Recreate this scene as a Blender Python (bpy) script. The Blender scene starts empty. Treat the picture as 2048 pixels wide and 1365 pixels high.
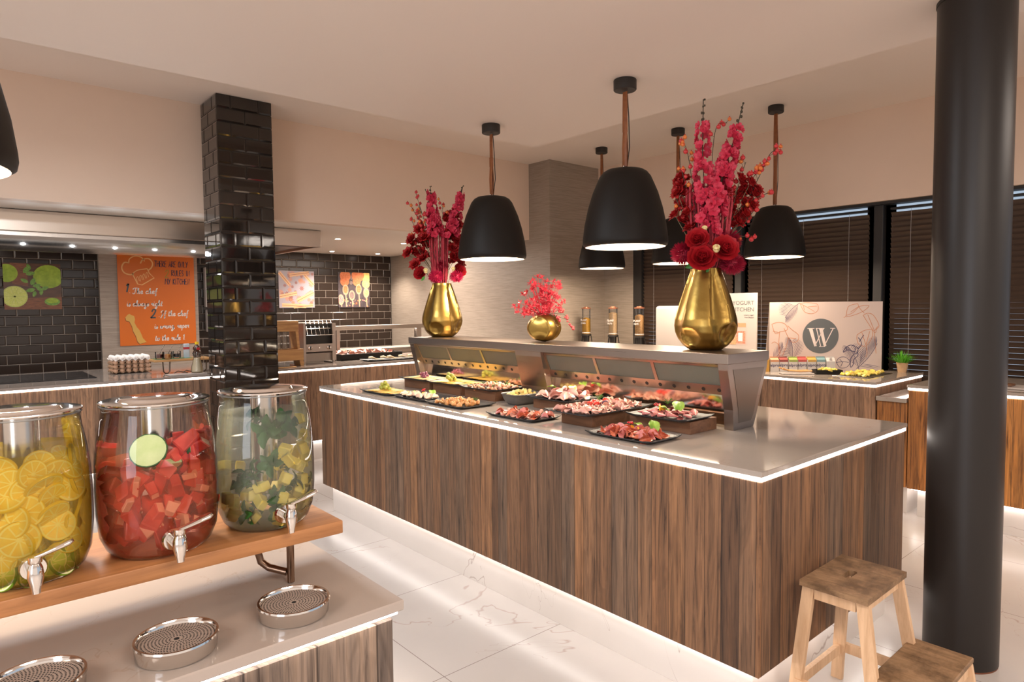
import bpy, bmesh, math, random
from mathutils import Vector, Matrix, noise
SC = bpy.context.scene
COL = SC.collection
random.seed(7)
PI = math.pi

# ------------------------------------------------------------------ camera
F, YAW, PITCH, ROLL, CAMH = 1316.9, 0.856515, 0.05257, -0.009408, 1.45515
cd = bpy.data.cameras.new('camera'); cam = bpy.data.objects.new('camera', cd); COL.objects.link(cam)
cd.sensor_width = 36.0; cd.lens = F / 2048 * 36.0; cd.clip_start = 0.02; cd.clip_end = 100
_f = Vector((math.cos(YAW) * math.cos(PITCH), math.sin(YAW) * math.cos(PITCH), -math.sin(PITCH)))
_r = Vector((math.sin(YAW), -math.cos(YAW), 0)); _u = _r.cross(_f)
_c, _s = math.cos(ROLL), math.sin(ROLL)
_r2 = _r * _c + _u * _s; _u2 = _u * _c - _r * _s
M = Matrix((( _r2.x, _u2.x, -_f.x, 0), (_r2.y, _u2.y, -_f.y, 0), (_r2.z, _u2.z, -_f.z, CAMH), (0, 0, 0, 1)))
cam.matrix_world = M
SC.camera = cam

# ------------------------------------------------------------------ world, exposure
w = bpy.data.worlds.new('world'); SC.world = w; w.use_nodes = True
bg = w.node_tree.nodes['Background']; bg.inputs[1].default_value = 0.55
_tc = w.node_tree.nodes.new('ShaderNodeTexCoord'); _sp = w.node_tree.nodes.new('ShaderNodeSeparateXYZ'); _rp = w.node_tree.nodes.new('ShaderNodeValToRGB')
w.node_tree.links.new(_tc.outputs['Generated'], _sp.inputs[0]); w.node_tree.links.new(_sp.outputs[0], _rp.inputs[0]); w.node_tree.links.new(_rp.outputs[0], bg.inputs[0])
_rp.color_ramp.elements[0].position = .30; _rp.color_ramp.elements[0].color = (1.0, .85, .75, 1); _rp.color_ramp.elements[1].position = .45; _rp.color_ramp.elements[1].color = (.50, .60, .72, 1)  # overcast daylight outside the window wall
vs = SC.view_settings; vs.view_transform = 'Standard'; vs.look = 'None'; vs.exposure = 0.85; vs.gamma = 1.0; vs.use_curve_mapping = False
try:
    SC.cycles.max_bounces = 8; SC.cycles.transparent_max_bounces = 24; SC.cycles.caustics_reflective = False; SC.cycles.caustics_refractive = False
    SC.cycles.sample_clamp_indirect = 1.6
except Exception: pass

def area(name, loc, size, power, col=(1, .87, .76), rot=(0, 0, 0), sy=None, spread=None):
    l = bpy.data.lights.new(name, 'AREA'); l.energy = power; l.color = col; l.size = size
    l.shape = 'RECTANGLE' if sy else 'SQUARE'
    if sy: l.size_y = sy
    if spread: l.spread = spread
    o = bpy.data.objects.new(name, l); o.location = loc; o.rotation_euler = rot; COL.objects.link(o); return o
# warm area lights added, unseen, in place of the dining room's ceiling spots
area('room_fill', (0.6, -1.6, 2.6), 1.6, 62, sy=1.6, col=(1, .87, .76))
area('room_fill', (-1.9, .6, 2.6), 1.4, 30, sy=1.4, col=(1, .87, .76))
area('cool_ceiling_light', (.1, 2.95, 2.63), .5, 42, sy=.5, col=(.86, .93, 1.0))
area('room_fill', (4.2, -1.2, 2.6), 1.4, 34, sy=1.2, col=(1, .87, .76))
# daylight from the windows behind the photographer
area('daylight', (-3.6, -1.0, 1.7), 2.2, 46, col=(.80, .88, 1.0), rot=(0, math.radians(-84), math.radians(8)), sy=1.6)
# area lights added below the kitchen soffit to brighten the recess
area('kitchen_fill', (-.6, 7.6, 2.16), 2.2, 17, sy=.4, col=(1, .86, .74))
area('kitchen_fill', (3.9, 6.9, 2.17), 1.6, 36, sy=.4, col=(1, .86, .74))

# ------------------------------------------------------------------ mesh helpers
class MB:
    def __init__(s): s.v = []; s.f = []; s.m = []
    def add(s, vs_, fs, mat=0, T=None):
        n = len(s.v)
        s.v += [tuple(T @ Vector(p)) for p in vs_] if T is not None else [tuple(p) for p in vs_]
        s.f += [tuple(i + n for i in f) for f in fs]; s.m += [mat] * len(fs); return s
    def merge(s, o, T=None, mat=None):
        n = len(s.v)
        s.v += [tuple(T @ Vector(p)) for p in o.v] if T is not None else list(o.v)
        s.f += [tuple(i + n for i in f) for f in o.f]; s.m += [mat if mat is not None else k for k in o.m]; return s
    def box(s, x0, y0, z0, x1, y1, z1, bev=0, mat=0, T=None, seg=1):
        if bev <= 0:
            V = [(x0,y0,z0),(x1,y0,z0),(x1,y1,z0),(x0,y1,z0),(x0,y0,z1),(x1,y0,z1),(x1,y1,z1),(x0,y1,z1)]
            return s.add(V, [(3,2,1,0),(4,5,6,7),(0,1,5,4),(1,2,6,5),(2,3,7,6),(3,0,4,7)], mat, T)
        bm = bmesh.new(); bmesh.ops.create_cube(bm, size=1)
        for v in bm.verts:
            v.co = Vector(((x0+x1)/2 + v.co.x*(x1-x0), (y0+y1)/2 + v.co.y*(y1-y0), (z0+z1)/2 + v.co.z*(z1-z0)))
        bmesh.ops.bevel(bm, geom=bm.edges[:], offset=bev, segments=seg, affect='EDGES', profile=.5)
        bm.verts.index_update()
        s.add([v.co.copy() for v in bm.verts], [tuple(v.index for v in f.verts) for f in bm.faces], mat, T); bm.free(); return s
    def lathe(s, prof, n=24, c=(0,0,0), mat=0, T=None, cap=True, warp=None):
        V = []; Fc = []
        for (r, z) in prof:
            for k in range(n):
                a = 2*PI*k/n
                rr = warp(r, z, a) if warp else r
                V.append((c[0]+rr*math.cos(a), c[1]+rr*math.sin(a), c[2]+z))
        for i in range(len(prof)-1):
            for k in range(n):
                k2 = (k+1) % n
                Fc.append((i*n+k, i*n+k2, (i+1)*n+k2, (i+1)*n+k))
        if cap:
            if prof[0][0] > 1e-5: Fc.append(tuple(range(n-1, -1, -1)))
            if prof[-1][0] > 1e-5: Fc.append(tuple((len(prof)-1)*n+k for k in range(n)))
        return s.add(V, Fc, mat, T)
    def cyl(s, x, y, z0, z1, r, n=20, mat=0, T=None, r2=None):
        return s.lathe([(r, z0), (r if r2 is None else r2, z1)], n, (x, y, 0), mat, T)
    def sphere(s, c, r, n=10, m=7, mat=0, T=None, sc=(1,1,1)):
        V = [(c[0], c[1], c[2]-r*sc[2])]; Fc = []
        for i in range(1, m):
            t = -PI/2 + PI*i/m
            for k in range(n):
                a = 2*PI*k/n; V.append((c[0]+r*sc[0]*math.cos(t)*math.cos(a), c[1]+r*sc[1]*math.cos(t)*math.sin(a), c[2]+r*sc[2]*math.sin(t)))
        V.append((c[0], c[1], c[2]+r*sc[2])); L = len(V)-1
        for k in range(n):
            k2 = (k+1) % n
            Fc.append((0, 1+k2, 1+k)); Fc.append((L, L-n+k, L-n+k2))
            for i in range(m-2):
                Fc.append((1+i*n+k, 1+i*n+k2, 1+(i+1)*n+k2, 1+(i+1)*n+k))
        return s.add(V, Fc, mat, T)
    def tube(s, pts, r, n=8, mat=0, T=None, flat=None, radii=None):
        P = [Vector(p) for p in pts]; V = []; Fc = []; up = None
        for i, p in enumerate(P):
            t = (P[min(i+1, len(P)-1)] - P[max(i-1, 0)])
            if t.length < 1e-9: t = Vector((0, 0, 1))
            t.normalize()
            if up is None: up = Vector((0,0,1)) if abs(t.z) < .9 else Vector((1,0,0))
            a = up - t*up.dot(t)
            if a.length < 1e-4: a = Vector((0,1,0)) - t*t.y
            a.normalize(); up = a; b = t.cross(a)
            rr = radii[i] if radii else r
            for k in range(n):
                q = 2*PI*k/n
                V.append(p + a*(math.cos(q)*rr) + b*(math.sin(q)*rr*(flat or 1)))
        for i in range(len(P)-1):
            for k in range(n):
                k2 = (k+1) % n; Fc.append((i*n+k, i*n+k2, (i+1)*n+k2, (i+1)*n+k))
        Fc.append(tuple(range(n-1, -1, -1))); Fc.append(tuple((len(P)-1)*n+k for k in range(n)))
        return s.add(V, Fc, mat, T)
    def prism(s, poly, lo, hi, axis='z', mat=0, T=None):
        n = len(poly)
        def p3(a, b, c): return {'z': (a, b, c), 'y': (a, c, b), 'x': (c, a, b)}[axis]
        V = [p3(a, b, lo) for a, b in poly] + [p3(a, b, hi) for a, b in poly]
        Fc = [tuple(range(n-1, -1, -1)), tuple(range(n, 2*n))] + [(k, (k+1) % n, n+(k+1) % n, n+k) for k in range(n)]
        return s.add(V, Fc, mat, T)
    def build(s, name, mats, parent=None, loc=None, rot=None, smooth=35, recalc=True):
        me = bpy.data.meshes.new(name); me.from_pydata(s.v, [], s.f)
        if not isinstance(mats, (list, tuple)): mats = [mats]
        for m in mats: me.materials.append(m)
        if len(mats) > 1: me.polygons.foreach_set('material_index', s.m)
        if recalc:
            bm = bmesh.new(); bm.from_mesh(me); bmesh.ops.recalc_face_normals(bm, faces=bm.faces[:]); bm.to_mesh(me); bm.free()
        if smooth:
            me.polygons.foreach_set('use_smooth', [True]*len(me.polygons)); me.set_sharp_from_angle(angle=math.radians(smooth))
        me.update()
        o = bpy.data.objects.new(name, me); COL.objects.link(o)
        if parent: o.parent = parent
        if loc is not None: o.location = loc
        if rot is not None: o.rotation_euler = rot
        return o

def tag(o, label, cat, group=None, kind=None):
    o['label'] = label
    if cat: o['category'] = cat
    if group: o['group'] = group
    if kind: o['kind'] = kind
    return o
def thing(name, label, cat, loc=(0,0,0), rz=0, group=None):
    o = bpy.data.objects.new(name, None); o.empty_display_size = .05; COL.objects.link(o); o.location = loc; o.rotation_euler = (0,0,rz)
    return tag(o, label, cat, group)
def struct(o, label=None):
    o['kind'] = 'structure'
    if label: o['label'] = label
    return o
def copy_tree(o, parent=None):
    c = o.copy(); COL.objects.link(c)
    if parent is not None: c.parent = parent
    for ch in list(o.children): copy_tree(ch, c)
    return c
def hide_src(o): pass

# ------------------------------------------------------------------ material helpers
def newmat(name):
    m = bpy.data.materials.new(name); m.use_nodes = True; nt = m.node_tree
    return m, nt, nt.nodes['Principled BSDF']
def N(nt, t, **kw):
    n = nt.nodes.new(t)
    for k, v in kw.items():
        if k in ('inputs',):
            for a, b in v.items(): n.inputs[a].default_value = b
        else: setattr(n, k, v)
    return n
def ramp(nt, stops, interp='LINEAR'):
    r = nt.nodes.new('ShaderNodeValToRGB'); r.color_ramp.interpolation = interp
    e = r.color_ramp.elements
    while len(e) > 1: e.remove(e[-1])
    e[0].position = stops[0][0]; e[0].color = tuple(stops[0][1]) + (1,)
    for p, c in stops[1:]:
        k = e.new(p); k.color = tuple(c) + (1,)
    return r
def P(name, col, rough=.5, metal=0, var=None, scale=20, bump=0, bscale=40, stretch=None, spec=.5, sss=0, trans=0, coat=0, alpha=1):
    """plain procedural material: colour, optional second colour mixed by noise, optional bump"""
    m, nt, b = newmat(name); L = nt.links
    b.inputs['Base Color'].default_value = tuple(col) + (1,); b.inputs['Roughness'].default_value = rough; b.inputs['Metallic'].default_value = metal
    b.inputs['Specular IOR Level'].default_value = spec
    if coat: b.inputs['Coat Weight'].default_value = coat
    if sss: b.inputs['Subsurface Weight'].default_value = sss; b.inputs['Subsurface Radius'].default_value = (.01, .006, .004)
    tc = N(nt, 'ShaderNodeTexCoord'); mp = N(nt, 'ShaderNodeMapping'); L.new(tc.outputs['Object'], mp.inputs['Vector'])
    if stretch: mp.inputs['Scale'].default_value = stretch
    if var:
        n = N(nt, 'ShaderNodeTexNoise', inputs={'Scale': scale, 'Detail': 4.0, 'Roughness': .6}); L.new(mp.outputs[0], n.inputs['Vector'])
        r = ramp(nt, [(.32, col), (.68, var)]); L.new(n.outputs['Fac'], r.inputs[0]); L.new(r.outputs[0], b.inputs['Base Color'])
    if bump:
        n2 = N(nt, 'ShaderNodeTexNoise', inputs={'Scale': bscale, 'Detail': 3.0}); L.new(mp.outputs[0], n2.inputs['Vector'])
        bp = N(nt, 'ShaderNodeBump', inputs={'Strength': bump, 'Distance': .01}); L.new(n2.outputs['Fac'], bp.inputs['Height']); L.new(bp.outputs[0], b.inputs['Normal'])
    return m
def E(name, col, strength):
    m, nt, b = newmat(name); b.inputs['Base Color'].default_value = tuple(col)+(1,); b.inputs['Emission Color'].default_value = tuple(col)+(1,); b.inputs['Emission Strength'].default_value = strength; return m

def plank_mat(name, stops, cell=9.0, grain=1.0, seam=.012, rough=.62, gold=None, axis='h'):
    """reclaimed vertical boards: one tone per board, stretched grain, knots, dark seams"""
    m, nt, b = newmat(name); L = nt.links
    tc = N(nt, 'ShaderNodeTexCoord'); sx = N(nt, 'ShaderNodeSeparateXYZ'); L.new(tc.outputs['Object'], sx.inputs[0])
    ad = N(nt, 'ShaderNodeMath', operation='ADD'); L.new(sx.outputs[0], ad.inputs[0]); L.new(sx.outputs[1], ad.inputs[1])
    sc = N(nt, 'ShaderNodeMath', operation='MULTIPLY', inputs={1: cell}); L.new(ad.outputs[0], sc.inputs[0])
    vo = N(nt, 'ShaderNodeTexVoronoi', voronoi_dimensions='1D', inputs={'Scale': 1.0, 'Randomness': .75}); L.new(sc.outputs[0], vo.inputs['W'])
    ve = N(nt, 'ShaderNodeTexVoronoi', voronoi_dimensions='1D', feature='DISTANCE_TO_EDGE', inputs={'Scale': 1.0, 'Randomness': .75}); L.new(sc.outputs[0], ve.inputs['W'])
    sc3 = N(nt, 'ShaderNodeSeparateColor'); L.new(vo.outputs['Color'], sc3.inputs[0])
    # grain coordinates
    off = N(nt, 'ShaderNodeMath', operation='MULTIPLY', inputs={1: 37.0}); L.new(sc3.outputs[0], off.inputs[0])
    zz = N(nt, 'ShaderNodeMath', operation='ADD'); L.new(sx.outputs[2], zz.inputs[0]); L.new(off.outputs[0], zz.inputs[1])
    cb = N(nt, 'ShaderNodeCombineXYZ'); L.new(ad.outputs[0], cb.inputs[0]); L.new(zz.outputs[0], cb.inputs[2])
    mg = N(nt, 'ShaderNodeMapping', inputs={'Scale': (70, 1, 2.6)}); L.new(cb.outputs[0], mg.inputs['Vector'])
    g = N(nt, 'ShaderNodeTexNoise', inputs={'Scale': 1.0, 'Detail': 6.0, 'Roughness': .68, 'Distortion': .7}); L.new(mg.outputs[0], g.inputs['Vector'])
    m2 = N(nt, 'ShaderNodeMapping', inputs={'Scale': (13, 1, 1.7)}); L.new(cb.outputs[0], m2.inputs['Vector'])
    k = N(nt, 'ShaderNodeTexNoise', inputs={'Scale': 1.0, 'Detail': 3.0, 'Distortion': 1.4}); L.new(m2.outputs[0], k.inputs['Vector'])
    kr = N(nt, 'ShaderNodeMath', operation='MULTIPLY', inputs={1: 26.0}); L.new(k.outputs['Fac'], kr.inputs[0])
    ks = N(nt, 'ShaderNodeMath', operation='SINE'); L.new(kr.outputs[0], ks.inputs[0])
    base = ramp(nt, stops); L.new(sc3.outputs[1], base.inputs[0])
    gr = ramp(nt, [(.33, (.26, .22, .20)), (.46, (.86, .85, .84)), (.68, (1.40, 1.34, 1.25))]); L.new(g.outputs['Fac'], gr.inputs[0])
    mx = N(nt, 'ShaderNodeMix', data_type='RGBA', blend_type='MULTIPLY', inputs={0: grain}); L.new(base.outputs[0], mx.inputs[6]); L.new(gr.outputs[0], mx.inputs[7])
    kk = ramp(nt, [(0, (.78, .76, .74)), (.6, (1.06, 1.06, 1.06)), (1, (1.0, 1.0, 1.0))])
    kh = N(nt, 'ShaderNodeMapRange', inputs={1: -1.0, 2: 1.0}); L.new(ks.outputs[0], kh.inputs[0]); L.new(kh.outputs[0], kk.inputs[0])
    mx2 = N(nt, 'ShaderNodeMix', data_type='RGBA', blend_type='MULTIPLY', inputs={0: .8}); L.new(mx.outputs[2], mx2.inputs[6]); L.new(kk.outputs[0], mx2.inputs[7])
    # long tonal streaks
    m4 = N(nt, 'ShaderNodeMapping', inputs={'Scale': (24, 1, .5)}); L.new(cb.outputs[0], m4.inputs['Vector'])
    st = N(nt, 'ShaderNodeTexNoise', inputs={'Scale': 1.0, 'Detail': 2.0}); L.new(m4.outputs[0], st.inputs['Vector'])
    str_ = ramp(nt, [(.35, (.74, .74, .75)), (.65, (1.16, 1.12, 1.07))]); L.new(st.outputs['Fac'], str_.inputs[0])
    mx3 = N(nt, 'ShaderNodeMix', data_type='RGBA', blend_type='MULTIPLY', inputs={0: .85}); L.new(mx2.outputs[2], mx3.inputs[6]); L.new(str_.outputs[0], mx3.inputs[7])
    se = ramp(nt, [(0, (.12, .10, .09)), (seam*2.2, (1, 1, 1))]); L.new(ve.outputs['Distance'], se.inputs[0])
    mx4 = N(nt, 'ShaderNodeMix', data_type='RGBA', blend_type='MULTIPLY', inputs={0: 1.0}); L.new(mx3.outputs[2], mx4.inputs[6]); L.new(se.outputs[0], mx4.inputs[7])
    L.new(mx4.outputs[2], b.inputs['Base Color']); b.inputs['Roughness'].default_value = rough
    hs = N(nt, 'ShaderNodeMath', operation='ADD'); L.new(g.outputs['Fac'], hs.inputs[0]); L.new(se.outputs[0], hs.inputs[1])
    bp = N(nt, 'ShaderNodeBump', inputs={'Strength': .5, 'Distance': .004}); L.new(hs.outputs[0], bp.inputs['Height']); L.new(bp.outputs[0], b.inputs['Normal'])
    return m
def oak_mat(name, c1, c2, rough=.45, sc=(3, 40, 40), dirt=None):
    m, nt, b = newmat(name); L = nt.links
    tc = N(nt, 'ShaderNodeTexCoord'); mp = N(nt, 'ShaderNodeMapping', inputs={'Scale': sc}); L.new(tc.outputs['Object'], mp.inputs['Vector'])
    n = N(nt, 'ShaderNodeTexNoise', inputs={'Scale': 1.0, 'Detail': 6.0, 'Roughness': .65, 'Distortion': .6}); L.new(mp.outputs[0], n.inputs['Vector'])
    r = ramp(nt, [(.3, c2), (.55, c1), (.75, tuple(min(1, x*1.15) for x in c1))]); L.new(n.outputs['Fac'], r.inputs[0]); out = r.outputs[0]
    if dirt:
        d = N(nt, 'ShaderNodeTexNoise', inputs={'Scale': 9.0, 'Detail': 6.0, 'Roughness': .7}); L.new(tc.outputs['Object'], d.inputs['Vector'])
        dr = ramp(nt, [(.42, (1, 1, 1)), (.62, dirt)]); L.new(d.outputs['Fac'], dr.inputs[0])
        mx = N(nt, 'ShaderNodeMix', data_type='RGBA', blend_type='MULTIPLY', inputs={0: 1.0}); L.new(out, mx.inputs[6]); L.new(dr.outputs[0], mx.inputs[7]); out = mx.outputs[2]
    L.new(out, b.inputs['Base Color']); b.inputs['Roughness'].default_value = rough
    bp = N(nt, 'ShaderNodeBump', inputs={'Strength': .2, 'Distance': .002}); L.new(n.outputs['Fac'], bp.inputs['Height']); L.new(bp.outputs[0], b.inputs['Normal'])
    return m
def stone_mat(name, base, vein, grid=None, rough=.12, vs_=1.3, vw=.02, cloud=.06, grout=(.22, .18, .16), vstr=1.0):
    """polished stone: clouds, thin noise-ridge veins, optional joint grid (x0, y0, step)"""
    m, nt, b = newmat(name); L = nt.links
    tc = N(nt, 'ShaderNodeTexCoord')
    n = N(nt, 'ShaderNodeTexNoise', inputs={'Scale': vs_, 'Detail': 5.0, 'Roughness': .55, 'Distortion': .9}); L.new(tc.outputs['Object'], n.inputs['Vector'])
    s = N(nt, 'ShaderNodeMath', operation='SUBTRACT', inputs={1: .5}); L.new(n.outputs['Fac'], s.inputs[0])
    a = N(nt, 'ShaderNodeMath', operation='ABSOLUTE'); L.new(s.outputs[0], a.inputs[0])
    br = N(nt, 'ShaderNodeTexNoise', inputs={'Scale': vs_*2.3, 'Detail': 3.0}); L.new(tc.outputs['Object'], br.inputs['Vector'])
    wd = N(nt, 'ShaderNodeMapRange', inputs={1: .5, 2: .7, 3: .0005, 4: vw}); L.new(br.outputs['Fac'], wd.inputs[0])
    dv = N(nt, 'ShaderNodeMath', operation='DIVIDE'); L.new(a.outputs[0], dv.inputs[0]); L.new(wd.outputs[0], dv.inputs[1])
    rv = ramp(nt, [(0, tuple(x*vstr+(1-vstr)*y for x, y in zip(vein, base))), (1, base)]); L.new(dv.outputs[0], rv.inputs[0])
    cl = N(nt, 'ShaderNodeTexNoise', inputs={'Scale': 2.2, 'Detail': 4.0}); L.new(tc.outputs['Object'], cl.inputs['Vector'])
    cr = ramp(nt, [(.35, (1-cloud,)*3), (.65, (1, 1, 1))]); L.new(cl.outputs['Fac'], cr.inputs[0])
    mx = N(nt, 'ShaderNodeMix', data_type='RGBA', blend_type='MULTIPLY', inputs={0: 1.0}); L.new(rv.outputs[0], mx.inputs[6]); L.new(cr.outputs[0], mx.inputs[7]); out = mx.outputs[2]
    if grid:
        sx = N(nt, 'ShaderNodeSeparateXYZ'); L.new(tc.outputs['Object'], sx.inputs[0]); ds = []
        for i, o0 in ((0, grid[0]), (1, grid[1])):
            q = N(nt, 'ShaderNodeMath', operation='SUBTRACT', inputs={1: o0}); L.new(sx.outputs[i], q.inputs[0])
            pp = N(nt, 'ShaderNodeMath', operation='PINGPONG', inputs={1: grid[2]/2}); L.new(q.outputs[0], pp.inputs[0]); ds.append(pp)
        mn = N(nt, 'ShaderNodeMath', operation='MINIMUM'); L.new(ds[0].outputs[0], mn.inputs[0]); L.new(ds[1].outputs[0], mn.inputs[1])
        gt = N(nt, 'ShaderNodeMath', operation='GREATER_THAN', inputs={1: .0016}); L.new(mn.outputs[0], gt.inputs[0])
        mg = N(nt, 'ShaderNodeMix', data_type='RGBA', inputs={6: tuple(grout)+(1,)}); L.new(gt.outputs[0], mg.inputs[0]); L.new(out, mg.inputs[7]); out = mg.outputs[2]
    L.new(out, b.inputs['Base Color']); b.inputs['Roughness'].default_value = rough
    return m
def tile_wall_mat(name, col, mortar, w_=.2, h_=.1, rough=.12):
    m, nt, b = newmat(name); L = nt.links
    tc = N(nt, 'ShaderNodeTexCoord'); sx = N(nt, 'ShaderNodeSeparateXYZ'); L.new(tc.outputs['Object'], sx.inputs[0])
    ad = N(nt, 'ShaderNodeMath', operation='ADD'); L.new(sx.outputs[0], ad.inputs[0]); L.new(sx.outputs[1], ad.inputs[1])
    cb = N(nt, 'ShaderNodeCombineXYZ'); L.new(ad.outputs[0], cb.inputs[0]); L.new(sx.outputs[2], cb.inputs[1])
    br = N(nt, 'ShaderNodeTexBrick', inputs={'Scale': 1.0, 'Color1': tuple(col)+(1,), 'Color2': tuple(c*.8 for c in col)+(1,), 'Mortar': tuple(mortar)+(1,), 'Mortar Size': .0022, 'Mortar Smooth': .1, 'Brick Width': w_, 'Row Height': h_}); L.new(cb.outputs[0], br.inputs['Vector'])
    b2 = N(nt, 'ShaderNodeTexBrick', inputs={'Scale': 1.0, 'Mortar Size': .012, 'Mortar Smooth': 1.0, 'Brick Width': w_, 'Row Height': h_}); L.new(cb.outputs[0], b2.inputs['Vector'])
    L.new(br.outputs['Color'], b.inputs['Base Color']); b.inputs['Roughness'].default_value = rough
    bp = N(nt, 'ShaderNodeBump', invert=True, inputs={'Strength': .9, 'Distance': .006}); L.new(b2.outputs['Fac'], bp.inputs['Height']); L.new(bp.outputs[0], b.inputs['Normal'])
    return m
def wallpaper_mat(name, c1, c2, sc=(4, 4, 160)):
    m, nt, b = newmat(name); L = nt.links
    tc = N(nt, 'ShaderNodeTexCoord'); mp = N(nt, 'ShaderNodeMapping', inputs={'Scale': sc}); L.new(tc.outputs['Object'], mp.inputs['Vector'])
    n = N(nt, 'ShaderNodeTexNoise', inputs={'Scale': 1.0, 'Detail': 4.0, 'Roughness': .7}); L.new(mp.outputs[0], n.inputs['Vector'])
    r = ramp(nt, [(.35, c2), (.6, c1)]); L.new(n.outputs['Fac'], r.inputs[0]); L.new(r.outputs[0], b.inputs['Base Color']); b.inputs['Roughness'].default_value = .5
    bp = N(nt, 'ShaderNodeBump', inputs={'Strength': .4, 'Distance': .002}); L.new(n.outputs['Fac'], bp.inputs['Height']); L.new(bp.outputs[0], b.inputs['Normal'])
    return m
def brushed(name, col, rough=.28, sc=(2, 2, 300), amt=.12):
    m, nt, b = newmat(name); L = nt.links
    b.inputs['Base Color'].default_value = tuple(col)+(1,); b.inputs['Metallic'].default_value = 1
    tc = N(nt, 'ShaderNodeTexCoord'); mp = N(nt, 'ShaderNodeMapping', inputs={'Scale': sc}); L.new(tc.outputs['Object'], mp.inputs['Vector'])
    n = N(nt, 'ShaderNodeTexNoise', inputs={'Scale': 1.0, 'Detail': 3.0}); L.new(mp.outputs[0], n.inputs['Vector'])
    r = N(nt, 'ShaderNodeMapRange', inputs={3: rough-amt/2, 4: rough+amt/2}); L.new(n.outputs['Fac'], r.inputs[0]); L.new(r.outputs[0], b.inputs['Roughness'])
    bp = N(nt, 'ShaderNodeBump', inputs={'Strength': .05, 'Distance': .001}); L.new(n.outputs['Fac'], bp.inputs['Height']); L.new(bp.outputs[0], b.inputs['Normal'])
    return m
def thin_glass(name, tint=(1, 1, 1), gloss=.9, rough=.02, haze=0, hazecol=(1, 1, 1), ior=1.45):
    """clear sheet: transparent with Fresnel reflection and a little body haze"""
    m = bpy.data.materials.new(name); m.use_nodes = True; nt = m.node_tree; nt.nodes.clear(); L = nt.links
    out = N(nt, 'ShaderNodeOutputMaterial'); tr = N(nt, 'ShaderNodeBsdfTransparent', inputs={0: tuple(tint)+(1,)})
    gl = N(nt, 'ShaderNodeBsdfGlossy', inputs={'Roughness': rough}); fr = N(nt, 'ShaderNodeFresnel', inputs={0: ior})
    mul = N(nt, 'ShaderNodeMath', operation='MULTIPLY', inputs={1: gloss}); L.new(fr.outputs[0], mul.inputs[0])
    src = tr.outputs[0]
    if haze:
        df = N(nt, 'ShaderNodeBsdfDiffuse', inputs={0: tuple(hazecol)+(1,)}); tl = N(nt, 'ShaderNodeBsdfTranslucent', inputs={0: tuple(hazecol)+(1,)})
        m0 = N(nt, 'ShaderNodeMixShader', inputs={0: .5}); L.new(df.outputs[0], m0.inputs[1]); L.new(tl.outputs[0], m0.inputs[2])
        m1 = N(nt, 'ShaderNodeMixShader', inputs={0: haze}); L.new(src, m1.inputs[1]); L.new(m0.outputs[0], m1.inputs[2]); src = m1.outputs[0]
    ms = N(nt, 'ShaderNodeMixShader'); L.new(mul.outputs[0], ms.inputs[0]); L.new(src, ms.inputs[1]); L.new(gl.outputs[0], ms.inputs[2]); L.new(ms.outputs[0], out.inputs[0])
    return m

# ------------------------------------------------------------------ materials
WALLW = P('wall_paint', (.80, .635, .51), .55, var=(.775, .61, .49), scale=2)
CEILW = P('ceiling_paint', (.84, .74, .665), .6)
TRIMW = P('white_paint', (.88, .79, .71), .5)
ISLW = plank_mat('reclaimed_wood', [(0, (.095, .050, .028)), (.15, (.215, .108, .052)), (.3, (.12, .076, .050)), (.45, (.185, .096, .049)), (.6, (.145, .096, .066)), (.75, (.24, .122, .058)), (.9, (.115, .066, .039)), (1, (.18, .112, .070))], cell=14)
FRW = plank_mat('grey_reclaimed_wood', [(0, (.15, .115, .095)), (.5, (.22, .165, .13)), (1, (.12, .09, .075))], cell=9)
BKW = plank_mat('counter_wood', [(0, (.21, .115, .072)), (.5, (.28, .165, .10)), (1, (.20, .12, .08))], cell=2.2, seam=.003)
GLW = plank_mat('golden_wood', [(0, (.36, .15, .035)), (.5, (.46, .20, .05)), (1, (.30, .12, .03))], cell=4.2, seam=.004, rough=.4)
OAK = oak_mat('oak', (.45, .20, .075), (.30, .125, .045), .4)
OAKL = oak_mat('oak_light', (.58, .33, .13), (.42, .21, .08), .4)
RISW = oak_mat('walnut_box', (.165, .075, .038), (.10, .045, .024), .45, sc=(30, 4, 60))
STOOLTOP = oak_mat('worn_beech_top', (.30, .18, .095), (.20, .115, .055), .55, sc=(40, 4, 40), dirt=(.45, .42, .38))
STOOLLEG = oak_mat('beech', (.66, .44, .27), (.52, .32, .18), .5, sc=(40, 40, 3))
FLOOR = stone_mat('marble_floor', (.50, .46, .432), (.36, .28, .24), grid=(1.44, 1.33, .757), rough=.22, vs_=.75, vw=.009, vstr=.8)
SKIRT = stone_mat('marble_skirting', (.66, .61, .575), (.40, .33, .30), grid=None, rough=.25, vs_=.9, vw=.008)
QUARTZ = stone_mat('quartz_top', (.36, .31, .27), (.30, .23, .18), rough=.07, vs_=5.5, vw=.018, cloud=.07, vstr=.6)
QUARTZ2 = stone_mat('pale_quartz', (.40, .34, .30), (.33, .25, .20), rough=.06, vs_=5.0, vw=.014, cloud=.05, vstr=.6)
TILE = tile_wall_mat('metro_tile_brown', (.030, .019, .014), (.30, .25, .21), rough=.22)
BTILE = P('black_glazed_tile', (.014, .010, .008), .06, bump=.05, bscale=6, coat=.3)
GROUTB = P('dark_grout', (.018, .013, .010), .7)
WPL = wallpaper_mat('grasscloth_beige', (.44, .36, .30), (.30, .245, .20))
WPD = wallpaper_mat('grasscloth_grey', (.175, .15, .125), (.115, .098, .082))
STEEL = brushed('brushed_steel', (.40, .34, .30), .30)
STEELD = brushed('dark_steel', (.27, .23, .20), .30, sc=(2, 200, 2))
CHROME = P('chrome', (.80, .76, .72), .10, 1)
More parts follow.
